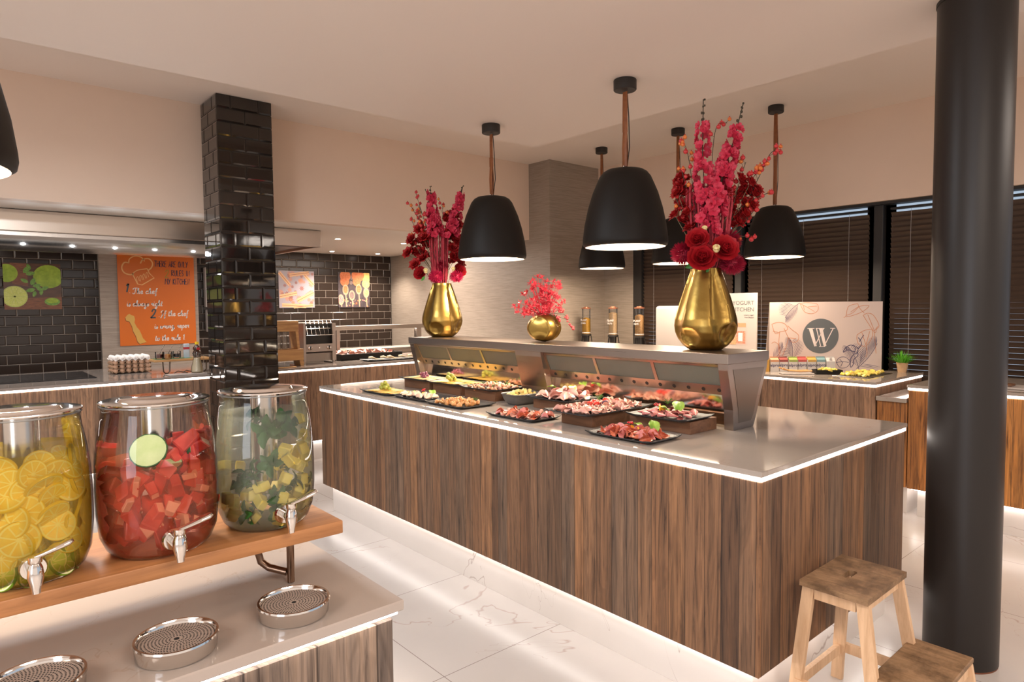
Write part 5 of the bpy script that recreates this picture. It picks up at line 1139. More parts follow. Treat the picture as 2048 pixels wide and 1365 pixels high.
# oak jar holder with two clear tubes
t = thing('bread_stick_stand', 'oak frame holding clear tubes, right of the tiled pillar', 'stand', (2.40, 6.12, ZK))
def slab(pts, y0, y1, name, mt=OAKL): MB().prism(pts, y0, y1, 'y').build(name, mt, t, smooth=0)
slab([(.215, 0), (.245, 0), (.25, .03), (.215, .12), (.195, .42), (.165, .42), (.195, .10)], .02, .17, 'side_post'); slab([(-.07, 0), (-.04, 0), (-.04, .10), (-.02, .42), (-.05, .42), (-.07, .12)], .02, .17, 'side_post')
MB().box(-.06, .0, .335, .195, .18, .435, .004).build('top_box', OAKL, t, smooth=0); MB().box(-.075, .0, .055, .24, .19, .165, .004).build('bottom_box', OAKL, t, smooth=0)
for x in (.02, .085): MB().lathe([(.026, .165), (.026, .335)], 20, (x, .08, 0), cap=False).build('clear_tube', thin_glass('acrylic_tube', (.93, .92, .90), .9, .03, haze=.25, hazecol=(.8, .78, .74)), t)
tag(MB().box(-.16, -.02, 0, .16, .02, .008, .003).build('bread_knife', OAKL, loc=(2.36, 6.02, ZK), rot=(0, 0, .05)), 'long wooden utensil lying before the oak frame', 'utensil')
# toaster
t = thing('conveyor_toaster', 'steel conveyor toaster with wire rack and two knobs', 'toaster', (2.72, 6.30, ZK))
MB().prism([(0, .02), (.022, .02), (.022, .40), (0, .405)], 0, .36, 'y').build('side_panel', STEEL, t, smooth=0); MB().prism([(.305, .02), (.345, .02), (.345, .40), (.305, .40)], 0, .36, 'y').build('side_panel', STEEL, t, smooth=0)
MB().box(-.16, .10, .395, .345, .36, .410, .002).build('top_plate', STEEL, t, smooth=0); MB().box(.022, .0, .115, .305, .36, .195, .002).build('control_panel', STEEL, t, smooth=0)
MB().box(.022, .05, .195, .305, .36, .395).build('dark_oven', BLK, t, smooth=0); MB().box(.022, .03, .02, .305, .36, .10).build('crumb_bay', STEELD, t, smooth=0)
for x in (.062, .262):
    MB().lathe([(0, 0), (.022, 0), (.020, .014), (0, .015)], 20, cap=False, T=Matrix.Translation((x, 0, .155)) @ Matrix.Rotation(PI/2, 4, 'X')).build('knob', CHROME, t); MB().box(x-.003, -.022, .138, x+.003, -.015, .172).build('knob_grip', BLK, t, smooth=0)
MB().cyl(0, 0, 0, .004, .009, 14, T=Matrix.Translation((.165, 0, .155)) @ Matrix.Rotation(PI/2, 4, 'X')).build('indicator', CHROME, t)
m = MB()
for k in range(7): x = .03+.045*k; m.tube([(x, -.03, .285), (x+.012, .02, .35), (x+.035, .10, .43)], .0022, 5)
for q, (y, z, dx) in enumerate(((-.03, .285, 0), (.02, .35, .012), (.06, .39, .022), (.10, .43, .035))): m.tube([(.02+dx, y, z), (.31+dx, y, z)], .0026, 5)
m.build('wire_rack', CHROME, t)
for x in (.011, .325):
    MB().cyl(x, .02, 0, .022, .014, 12).build('foot', STEEL, t)
# steel gantry rail
t = thing('heat_gantry', 'long steel heat rail on a post above the meat tray', 'heat rail', (3.34, 6.90, ZK+.076)); MB().box(0, 0, .225, 1.30, .16, .275, .002).build('rail', STEEL, t, smooth=0); MB().box(1.12, .05, 0, 1.19, .11, .225, .002).build('post', STEEL, t, smooth=0); MB().box(.05, .05, 0, .09, .11, .225, .002).build('post', STEEL, t, smooth=0)
l = bpy.data.lights.new('gantry_lamp', 'AREA'); l.shape = 'RECTANGLE'; l.size = 1.2; l.size_y = .06; l.energy = 7; l.color = (1, .84, .68); lo = bpy.data.objects.new('gantry_lamp', l); COL.objects.link(lo); lo.parent = t; lo.location = (.65, .08, .222)
# black meat tray, spoon platter
t = thing('roasting_tray', 'deep black tray of sliced cold meat behind the far end of the island', 'tray', (3.15, 6.36, ZK))
m = MB(); m.box(0, 0, 0, .74, .42, .008).box(0, 0, .008, .74, .010, .066, .003).box(0, .41, .008, .74, .42, .066, .003).box(0, .01, .008, .010, .41, .066).box(.73, .01, .008, .74, .41, .066); m.build('tray_body', BLKM, t, smooth=0); MB().box(.011, .011, .008, .729, .409, .048).build('liner', STEELD, t, smooth=0)
pile([fold_slice(.040, s+30, .8, .25).build('cold_meat_slice', m_, smooth=60) for s, m_ in ((1, HAM), (2, HAMS), (3, HAMS), (4, HAM))], 3.21, 6.43, 3.83, 6.72, ZK+.05, 8, 4, rng, 'pink cold meat slice', 'black tray on the kitchen counter', 'meat slice', 'cold meat in the black tray', tilt=.12, jit=.2)
platter(3.30, 6.03, 3.92, 6.25, ZK+.0002, 'dark flat platter with serving spoons before the black tray')
SPO = P('spoon_bone', (.66, .52, .34), .35)
for i, (x, a) in enumerate(((3.38, .3), (3.52, .25), (3.60, .2), (3.74, .3), (3.85, .2))):
    m = MB(); m.tube([(-.03, 0, .028), (.0, 0, .030), (.05, 0, .014), (.13, 0, .008)], .006, 8, flat=2.0, radii=[.010, .014, .006, .004])
    tag(m.build('serving_spoon', SPO, loc=(x, 6.14, ZK+.006), rot=(0, 0, -a)), ['leftmost wooden serving spoon on the dark platter', 'second wooden spoon from the left', 'middle wooden spoon on the dark platter', 'second wooden spoon from the right', 'rightmost wooden serving spoon on the dark platter'][i], 'spoon', 'serving spoons')
# ------------------------------------------------------------------ counter below the blinds
ZR = .9004
BA = math.radians(-46.45); BX0, BY0 = 5.19, 2.724
BRD = P('board_blush', (.66, .53, .47), .5); INKN = P('ink_navy', (.06, .05, .12), .5); INKO = P('ink_copper', (.62, .26, .13), .5); INKG = P('ink_grey', (.12, .13, .135), .5); INKW = P('ink_blush', (.84, .72, .66), .5)
t = thing('logo_board', 'large folding display board with round grey letter logo and tropical line drawings', 'display board', (BX0, BY0, ZR), BA)
BW, BH = .891, .568
MB().box(0, 0, 0, BW, .006, BH).build('front_leaf', BRD, t, smooth=0)
MB().prism([(.006, BH), (.006, BH-.006), (.13, 0), (.138, 0)], 0, BW, 'x').build('back_leaf', P('board_grey', (.50, .42, .37), .6), t, smooth=0)
m = MB(); cx_, cz_ = .457*BW, .505*BH
disc(m, cx_, cz_, .143, 1, 2, n=64)
def LQ(*p): return [(cx_+(a-852)*.000786, cz_-(b-457)*.000786) for a, b in p]
for q in ([(732, 380), (770, 380), (815, 562), (790, 566)], [(788, 566), (797, 566), (886, 380), (876, 380)], [(836, 380), (872, 380), (912, 560), (886, 566)], [(884, 566), (893, 566), (982, 380), (972, 380)], [(806, 380), (815, 380), (858, 560), (850, 566)]):
    poly(m, LQ(*q), 2, 3)
for a, b, c in ((718, 790, 377), (802, 890, 377), (948, 998, 377), (838, 900, 568)): poly(m, LQ((a, c-3), (b, c-3), (b, c+3), (a, c+3)), 3, 3)
def palm(x, z, L_, a0, n, mat, w_=.0036, spread=1.0, cu=.25):
    P_ = [(x+L_*t_*math.cos(a0+cu*t_), z+L_*t_*math.sin(a0+cu*t_)) for t_ in [k/8 for k in range(9)]]
    P_ = [(min(max(a, .004), BW-.004), min(max(b, .004), BH-.004)) for a, b in P_]; ribbon(m, P_, w_, 1, mat)
    for k in range(n):
        t_ = .12+.85*k/n; px_, pz_ = x+L_*t_*math.cos(a0+cu*t_), z+L_*t_*math.sin(a0+cu*t_)
        for s_ in (-1, 1):
            l_ = L_*.62*math.sin(PI*(.2+.7*t_))*spread; a = a0+s_*.85
            e = (px_+l_*math.cos(a), pz_+l_*math.sin(a))
            if .003 < e[0] < BW-.003 and .003 < e[1] < BH-.003 and .003 < px_ < BW-.003 and .003 < pz_ < BH-.003: ribbon(m, [(px_, pz_), ((px_+e[0])/2+.003*s_, (pz_+e[1])/2+.004), e], w_, 1, mat, taper=True)
def U2(u, v): return (u*BW, v*BH)
def lines(L, mat, w_=.0040):
    for l_ in L: ribbon(m, [U2(*p) for p in l_], w_, 1, mat)
palm(*U2(.27, .99), .17, math.radians(212), 12, 1); palm(*U2(.02, .13), .16, math.radians(40), 10, 1); palm(*U2(.20, .15), .17, math.radians(78), 12, 1); palm(*U2(.78, .03), .26, math.radians(38), 16, 1); palm(*U2(.80, .02), .20, math.radians(100), 12, 1)
lines([[(.27, .98), (.33, .99), (.42, .97), (.43, .88), (.38, .83), (.31, .86), (.27, .98)], [(.28, .97), (.34, .92), (.40, .86)], [(.30, .96), (.31, .88)], [(.34, .93), (.42, .94)]], 4)
lines([[(.78, .97), (.70, .93), (.68, .80), (.66, .77)], [(.68, .80), (.74, .84), (.80, .93), (.88, .94), (.83, .86), (.74, .80), (.68, .78)], [(.78, .97), (.80, .90), (.84, .83)], [(.79, .93), (.72, .85)]], 4)
lines([[(.02, .68), (.05, .55), (.09, .56)], [(.02, .68), (.08, .71), (.14, .68), (.16, .60), (.10, .57), (.09, .56), (.085, .40), (.09, .20)], [(.03, .58), (.08, .56)], [(.16, .66), (.20, .60), (.26, .52), (.25, .43), (.20, .42), (.17, .48)], [(.17, .48), (.15, .35), (.12, .22)], [(.02, .40), (.05, .42), (.09, .36), (.10, .25)], [(.17, .48), (.24, .47)], [(.13, .62), (.17, .48)]], 4, .0044)
lines([[(.83, .80), (.87, .83), (.92, .80), (.97, .66), (.95, .60), (.93, .56), (.83, .80)], [(.93, .56), (.94, .40), (.95, .25)], [(.87, .81), (.93, .58)], [(.96, .64), (.93, .57)], [(.78, .52), (.84, .58), (.91, .59), (.91, .48), (.86, .36), (.80, .38), (.78, .45), (.78, .52)], [(.86, .36), (.87, .26), (.86, .20)], [(.82, .56), (.86, .37)], [(.89, .57), (.86, .38)]], 4, .0044)
lines([[(.68, .34), (.69, .30), (.66, .27), (.68, .33), (.72, .37), (.76, .355), (.765, .30), (.76, .27), (.72, .30), (.69, .30)], [(.77, .35), (.79, .32), (.785, .27), (.76, .24), (.755, .29)], [(.755, .24), (.73, .18), (.725, .10), (.73, .05), (.75, .09), (.755, .16), (.79, .22), (.785, .27)], [(.79, .32), (.82, .38), (.81, .44), (.79, .48)], [(.80, .42), (.84, .52)]], 1, .0055)
lines([[(.60, .12), (.62, .18), (.67, .20), (.72, .14), (.70, .06), (.64, .04), (.60, .12)], [(.60, .12), (.66, .13), (.71, .12)], [(.63, .17), (.65, .13)], [(.64, .06), (.66, .13)]], 1); lines([[(.30, .10), (.34, .18), (.37, .15), (.38, .09)], [(.30, .10), (.36, .16)]], 4)
m.build('print', [BRD, INKN, INKG, INKW, INKO], t, smooth=0, recalc=False)

def text(s, size, loc, parent, mat, name='lettering', rot=(PI/2, 0, 0), align='LEFT', sx=1.0, bold=0):
    c = bpy.data.curves.new(name, 'FONT'); c.body = s; c.size = size; c.align_x = align; c.extrude = .0002; c.offset = bold; c.materials.append(mat)
    o = bpy.data.objects.new(name, c); COL.objects.link(o); bpy.context.view_layer.update()
    me = bpy.data.meshes.new_from_object(o.evaluated_get(bpy.context.evaluated_depsgraph_get())); bpy.data.objects.remove(o); bpy.data.curves.remove(c)
    o = bpy.data.objects.new(name, me); COL.objects.link(o); o.parent = parent; o.location = loc; o.rotation_euler = rot; o.scale = (sx, 1, 1); return o
# drink cartons in front of the board
CW = P('carton_white', (.60, .56, .53), .4)
tops = [((.80, .42, .03), 'orange and yellow carton at the left end of the row'), ((.82, .36, .16), 'carton with a coral top, second from left'), ((.40, .05, .03), 'carton with a dark red top, third from left'), ((.42, .50, .08), 'carton with a green top, fourth from left'), ((.68, .08, .06), 'carton with a bright red top, fourth from right'), ((.82, .48, .08), 'carton with an amber top, third from right'), ((.25, .45, .48), 'carton with a blue green top, second from right'), ((.42, .42, .40), 'pale grey gabled carton at the right end of the row')]
ux, uy = math.cos(BA), math.sin(BA); nx_, ny_ = math.sin(BA), -math.cos(BA)
for k, (c, lb) in enumerate(tops):
    a = -.055+.0735*k; d = .085+.008*(k % 2)
    t = thing('drink_carton', lb+', before the logo board', 'carton', (BX0+ux*a+nx_*d, BY0+uy*a+ny_*d, ZR), BA+.05*((k % 3)-1), 'drink cartons before the logo board')
    hb, ht = (.098, .122) if k < 7 else (.085, .122); cm = P('carton_top', tuple(q*.62+.03 for q in c), .4); w2 = .033
    MB().box(-w2, 0, 0, w2, .06, hb).build('carton_body', cm if k == 0 else CW, t, smooth=0)
    m = MB().prism([(0, hb), (.06, hb), (.034, ht-.008), (.034, ht), (.026, ht), (.026, ht-.008)], -w2, w2, 'x'); m.build('gable_top', cm if k < 7 else CW, t, smooth=0)
    MB().box(-w2, -.0006, hb-.018, w2, 0, hb).build('colour_band', cm if k < 7 else INKG, t, smooth=0) if k != 7 else MB().cyl(-.004, .012, hb+.012, hb+.030, .010, 14).build('cap', CW, t)
    if 0 < k < 7: text('alpro', .033, (0, -.0008, hb-.054), t, INKN, align='CENTER', bold=.0006)
# napkin plate with wooden tongs, black box and pan of pineapple
t = thing('napkin_plate', 'white folded cloth under wooden tongs at the left of the yogurt counter', 'napkin', (5.10, 2.45, ZR), BA); MB().box(-.12, -.06, 0, .12, .06, .010, .004).build('cloth', WHITEP, t)
for k in range(2): tag(MB().tube([(-.11, 0, .038), (-.07, 0, .020), (.02, 0, .012), (.11, 0, .016)], .006, 8, flat=2.2).build('wooden_tongs', OAKL, loc=(5.075+.04*k, 2.43+.05*k, ZR+.010), rot=(0, 0, BA)), ['front pair of wooden tongs on the white cloth', 'rear pair of wooden tongs on the white cloth'][k], 'tongs', 'wooden tongs')
t = thing('black_pan', 'black insert pan of pineapple beside the white cloth', 'pan', (5.26, 2.28, ZR), BA); m = MB(); m.box(-.10, -.05, 0, .10, .05, .006).box(-.10, -.05, .006, .10, -.044, .034).box(-.10, .044, .006, .10, .05, .034).box(-.10, -.044, .006, -.094, .044, .034).box(.094, -.044, .006, .10, .044, .034); m.build('pan_body', BLKM, t, smooth=0)
MB().box(-.093, -.043, .006, .093, .043, .024).build('liner', STEELD, t, smooth=0)
rng = random.Random(21)
pile([chunk(.028, .022, .016, 120+s, .3).build('pineapple_piece', PIN, smooth=30) for s in range(3)], 5.21, 2.22, 5.31, 2.34, ZR+.034, 3, 4, rng, 'yellow pineapple piece', 'black pan', 'pineapple piece', 'pineapple in the black pan', tilt=.8)
t = thing('recessed_pan', 'dark rimmed pan of cut pineapple set in the yogurt counter top', 'pan', (5.38, 2.06, ZR)); MB().box(-.24, -.13, 0, .24, .13, .004, .001).build('rim', STEELD, t, smooth=0); MB().box(-.22, -.115, .004, .22, .115, .0055).build('pan_floor', BLK, t, smooth=0)
pile([chunk(.030, .024, .016, 130+s, .3).build('pineapple_piece', PIN, smooth=30) for s in range(3)], 5.18, 1.965, 5.58, 2.15, ZR+.014, 9, 5, rng, 'yellow pineapple piece', 'recessed counter pan', 'pineapple piece', 'pineapple in the recessed pan', tilt=.8)
# small potted grass plants
GRASS = P('grass_green', (.10, .42, .02), .5, var=(.20, .60, .05), scale=50); POTM = P('kraft_pot', (.62, .40, .22), .8, bump=.5, bscale=60)
def plant(x, y, lb, seed, s=1.0):
    t = thing('potted_plant', lb, 'potted plant', (x, y, ZR), seed, 'small potted grasses'); rr = random.Random(seed)
    MB().lathe([(0, 0), (.030, 0), (.042, .075), (.044, .078), (.040, .078), (.038, .070), (0, .070)], 20, cap=False, warp=lambda r, z, a: r*(1+.02*math.sin(9*a))).build('pot', POTM, t)
    m = MB()
    for k in range(230):
        a = rr.uniform(0, 6.28); b = rr.uniform(0, 1)**.7; L_ = rr.uniform(.07, .12)*s; r0 = .030*b
        p0 = Vector((r0*math.cos(a), r0*math.sin(a), .068)); d = Vector((math.cos(a)*b*.95, math.sin(a)*b*.95, 1.1-b*.6)).normalized(); p1 = p0+d*L_*.6; p2 = p0+d*L_+Vector((0, 0, -.012*b))
        sd = Vector((-math.sin(a), math.cos(a), 0))*.0022
        m.add([p0-sd, p0+sd, p1+sd*.9, p1-sd*.9, p2], [(0, 1, 2, 3), (3, 2, 4)])
        if k % 2 == 0:
            for q in range(3):
                c_ = p0+d*L_*(.5+.18*q); e = Vector((rr.uniform(-1, 1), rr.uniform(-1, 1), .6)).normalized()*.012; m.add([c_-sd*.6, c_+sd*.6, c_+e], [(0, 1, 2)])
    m.build('grass_tuft', GRASS, t, smooth=0, recalc=False)
plant(5.79, 1.92, 'bright green grass in a kraft pot right of the logo board', 1); plant(5.55, 2.90, 'green grass plant peeping out left of the logo board', 2)
# yogurt sign and white appliance behind the big vase
t = thing('yogurt_sign', 'tall white sign with thin capitals and a jar picture, right of the big vase', 'sign', (5.30, 2.90, ZR), -PI/2+.06)
MB().box(-.33, 0, 0, 0, .02, .652, .002).build('sign_panel', PAPERW, t, smooth=0)
text('YOGURT', .050, (-.022, -.0008, .550), t, INKG, align='RIGHT', sx=.98); text('KITCHEN', .050, (-.022, -.0008, .492), t, INKG, align='RIGHT', sx=.98); text('creamy yogurt', .016, (-.022, -.0008, .455), t, INKG, align='RIGHT'); text('from Belgium', .016, (-.022, -.0008, .435), t, INKG, align='RIGHT')
m = MB(); poly(m, [(-.20, .20), (-.09, .20), (-.09, .33), (-.10, .36), (-.19, .36), (-.20, .33)], 1, 1); poly(m, [(-.185, .21), (-.10, .21), (-.10, .32), (-.185, .32)], 2, 2); poly(m, [(-.195, .355), (-.095, .355), (-.095, .39), (-.195, .39)], 2, 3); poly(m, [(-.165, .23), (-.125, .23), (-.125, .305), (-.165, .305)], 3, 4); poly(m, [(-.26, .20), (-.185, .20), (-.18, .27), (-.24, .285)], 3, 5)
m.build('jar_picture', [PAPERW, P('pic_glass', (.62, .45, .40), .4), P('pic_berries', (.55, .10, .08), .5, var=(.70, .40, .25), scale=90), P('pic_cork', (.60, .30, .16), .5), P('pic_label', (.62, .70, .74), .5), P('pic_granola', (.48, .26, .12), .5, var=(.65, .45, .25), scale=120)], t, smooth=0, recalc=False)
t = thing('drink_machine', 'white rounded appliance behind the food guard, left of the big vase', 'appliance', (5.30, 3.30, ZR)); MB().box(0, 0, 0, .34, .67, .545, .03, seg=4).build('casing', WHITEP, t, smooth=40); MB().box(-.004, .01, .03, 0, .20, .52, .001).build('front_trim', P('trim_grey', (.40, .34, .31), .3), t)
MB().cyl(0, 0, 0, .006, .011, 20, T=Matrix.Translation((-.0005, .42, .08)) @ Matrix.Rotation(-PI/2, 4, 'Y')).build('knob', STEELD, t)
# cereal tubes
CER1 = P('corn_flakes', (.85, .50, .07), .5, var=(.70, .32, .03), scale=120); CER2 = P('muesli', (.66, .42, .22), .6, var=(.82, .62, .38), scale=120); CER3 = P('nut_mix', (.56, .26, .09), .5, var=(.82, .55, .26), scale=90); CRD = P('copper_lid', (.42, .17, .10), .35, .6)
for k, (x, y, mt, lb, hh_) in enumerate(((5.40, 4.97, CER1, 'cereal tube of yellow flakes by the papered wall corner', .30), (5.40, 4.585, CER2, 'middle cereal tube with pale muesli', .40), (5.40, 4.235, CER3, 'rightmost cereal tube of brown nuts before the blinds', .36))):
    t = thing('cereal_dispenser', lb, 'cereal dispenser', (x, y, ZR), 0, 'clear cereal tubes')
    m = MB()
    for q in range(5): a = 2*PI*q/5+.3; m.tube([(.085*math.cos(a), .085*math.sin(a), 0), (.050*math.cos(a), .050*math.sin(a), .236)], .005, 6)
    m.lathe([(0, .222), (.056, .222), (.056, .240), (0, .240)], 20, cap=False).lathe([(.030, .12), (.036, .222)], 16, cap=False); m.build('tripod', BLK, t)
    MB().lathe([(.047, .240), (.047, .520)], 24, cap=False).build('clear_tube', thin_glass('dispenser_tube', (.94, .93, .91), .9, .02), t)
    MB().lathe([(0, .241), (.0455, .241), (.0455, .22+hh_*.62), (.02, .235+hh_*.62), (0, .238+hh_*.62)], 20, cap=False).build('cereal', mt, t)
    MB().lathe([(0, .520), (.052, .520), (.054, .530), (.030, .534), (.028, .542), (0, .544)], 24, cap=False).build('lid', CRD, t)
    lt = t; text('PLANT', .030, (-.0485, .040, .385), lt, CW, rot=(PI/2, 0, -PI/2), bold=.001); text('CORN' if k == 0 else 'NUTS', .024, (-.0485, .034, .355), lt, CW, rot=(PI/2, 0, -PI/2), bold=.001)
    o = MB().lathe([(.0475, .252), (.0475, .262)], 24, cap=False).build('label_band', CW, t)
t = thing('white_plate', 'white square plate with a brown biscuit right of the round column', 'plate', (5.20, 1.09, ZR)); MB().box(-.11, -.11, 0, .11, .11, .010, .004).build('plate', WHITEP, t)
tag(MB().box(-.05, -.03, 0, .05, .03, .014, .005).build('biscuit', RISW, loc=(5.20, 1.10, ZR+.0102)), 'brown biscuit lying on the white square plate', 'biscuit')
# ------------------------------------------------------------------ gold vases and bouquets
ZV = 1.2404
def dented(r, z, a, dents, R, H):
    x = a
    for (a0, z0, wa, wz, dp) in dents:
        da = (a-a0+PI) % (2*PI)-PI; q = (da/wa)**2+((z/H-z0)/wz)**2
        if q < 1: r -= dp*R*(1-q)**.65
    return r
def tall_vase(x, y, lb, rz):
    t = thing('gold_vase', lb, 'vase', (x, y, ZV), rz, 'tall dented gold vases'); H, R = .385, .146
    base = [(0, 0), (.072, 0), (.082, .004), (.105, .022), (.128, .052), (.142, .085), (.146, .115), (.143, .145), (.133, .185), (.118, .235), (.102, .285), (.087, .330), (.072, .372), (.070, .385)]
    pr = []
    for (r0, z0), (r1, z1) in zip(base[:-1], base[1:]):
        n = max(1, int((z1-z0)/.006));
        for k in range(n): pr.append((r0+(r1-r0)*k/n, z0+(z1-z0)*k/n))
    pr.append(base[-1]); pr += [(.066, .385), (.066, .30), (.05, .1), (0, .05)]
    dents = [(-PI*.70, .17, .42, .115, .17), (-PI*.20, .20, .42, .13, .20), (PI*.3, .18, .5, .1, .15), (-PI*.34, .56, .36, .50, .16), (-PI*.86, .6, .36, .5, .14), (PI*.12, .58, .34, .5, .12), (PI*.6, .6, .4, .5, .12)]
    MB().lathe(pr, 110, cap=False, warp=lambda r, z, a: dented(r, z, a, dents, R, H) if r > .068 else r).build('vase_body', GOLD, t, smooth=50); return t
def round_vase(x, y, lb, rz):
    t = thing('gold_vase', lb, 'vase', (x, y, ZV), rz)
    pr = [(0, 0)]+[(.100*math.sin(math.acos(max(-1, min(1, 1-2*k/40))))*(1.0)+(.004), .168*k/40) for k in range(2, 37)]+[(.046, .162), (.040, .160), (.038, .12), (0, .05)]
    dents = [(-PI*.62, .48, .70, .42, .22), (-PI*.12, .30, .35, .30, .20), (-PI*.15, .72, .35, .2, .16), (PI*.4, .5, .7, .4, .2)]
    MB().lathe(pr, 110, cap=False, warp=lambda r, z, a: dented(r, z, a, dents, .1, .168) if r > .047 else r).build('vase_body', GOLD, t, smooth=50); return t
PINKF = P('larkspur_pink', (.52, .018, .055), .5, var=(.66, .045, .10), scale=60, sss=.1); CARN = P('carnation_red', (.30, .005, .008), .55, var=(.44, .012, .012), scale=60); ROSE = P('rose_red', (.36, .006, .012), .5, var=(.48, .012, .02), scale=25); POM = P('pompom_crimson', (.34, .004, .028), .6, var=(.48, .012, .055), scale=90); POMP = P('pompom_pink', (.55, .008, .075), .6, var=(.66, .025, .11), scale=90); AMA = P('amaranth', (.34, .012, .030), .7, var=(.50, .05, .07), scale=200)
BER1 = P('berry_red', (.52, .03, .035), .35); BER2 = P('berry_amber', (.72, .26, .04), .35, var=(.62, .08, .03), scale=90); STEM = P('stem_dark', (.045, .035, .018), .6); STG = P('stem_green', (.20, .17, .09), .6); BUDC = P('cream_bud', (.80, .68, .34), .5); LEAFG = P('rose_leaf', (.03, .16, .02), .45); CORAL = P('coral_feather', (.58, .022, .055), .5, var=(.70, .07, .09), scale=70)
def petal(m, T, L_, W_, cup, mat=0, ruff=0, n=4):
    V = []; Fc = []
    for i in range(n+1):
        t_ = i/n; w_ = W_*(.25+.75*math.sin(PI*min(.93, t_*.75+.12)))
        for j in range(4):
            s_ = (j/3-.5)*2; V.append((t_*L_+ (ruff*L_*.12*math.sin(7*s_) if i == n else 0), s_*w_/2, cup*L_*t_*t_+abs(s_)*w_*.18+(ruff*L_*.10*math.cos(9*s_+i) if i > 1 else 0)))
    for i in range(n):
        for j in range(3): Fc.append((i*4+j, (i+1)*4+j, (i+1)*4+j+1, i*4+j+1))
    m.add(V, Fc, mat, T)
def bloom(m, c, d, r, kind, rr):
    q = Vector(d).normalized().to_track_quat('Z', 'Y').to_matrix().to_4x4(); q.translation = Vector(c)
    if kind == 'floret':
        for k in range(5): petal(m, q @ Matrix.Rotation(k*1.2566+rr.uniform(-.2, .2), 4, 'Z') @ Matrix.Rotation(-.25, 4, 'Y'), r, r*.85, .25)
        petal(m, q @ Matrix.Rotation(rr.uniform(0, 6), 4, 'Z') @ Matrix.Rotation(-1.2, 4, 'Y'), r*.5, r*.5, .2)
    elif kind == 'carnation':
        for l_ in range(4):
            for k in range(7-l_): petal(m, q @ Matrix.Rotation(k*2*PI/(7-l_)+l_*.5, 4, 'Z') @ Matrix.Rotation(-.15-.38*l_, 4, 'Y'), r*(1-.13*l_), r*.8, .1, ruff=1)
    elif kind == 'rose':
        for l_ in range(6):
            n = 6-l_//2; el = .10+.25*l_; rad = r*(1.0-.13*l_)
            for k in range(n): petal(m, q @ Matrix.Translation((0, 0, -.25*r+.05*r*l_)) @ Matrix.Rotation(k*2*PI/n+l_*.7, 4, 'Z') @ Matrix.Rotation(-el, 4, 'Y'), rad, rad*1.25, .42+.06*l_, n=5)
def pompom(c, r, mat, parent, seed, sq_=.85):
    rr = random.Random(seed); m = MB().sphere((0, 0, 0), r*.55, 12, 8)
    for k in range(900):
        d = Vector((rr.gauss(0, 1), rr.gauss(0, 1), rr.gauss(0, 1))).normalized(); s_ = d.orthogonal().normalized()*r*.035; L_ = r*rr.uniform(.85, 1.08)
        m.add([d*r*.5-s_, d*r*.5+s_, d*L_*.85+s_*.8+Vector((0, 0, -.0)), d*L_], [(0, 1, 2, 3)])
    m.build('pompom_bloom', mat, parent, loc=c, smooth=0, recalc=False).scale = (1, 1, sq_)
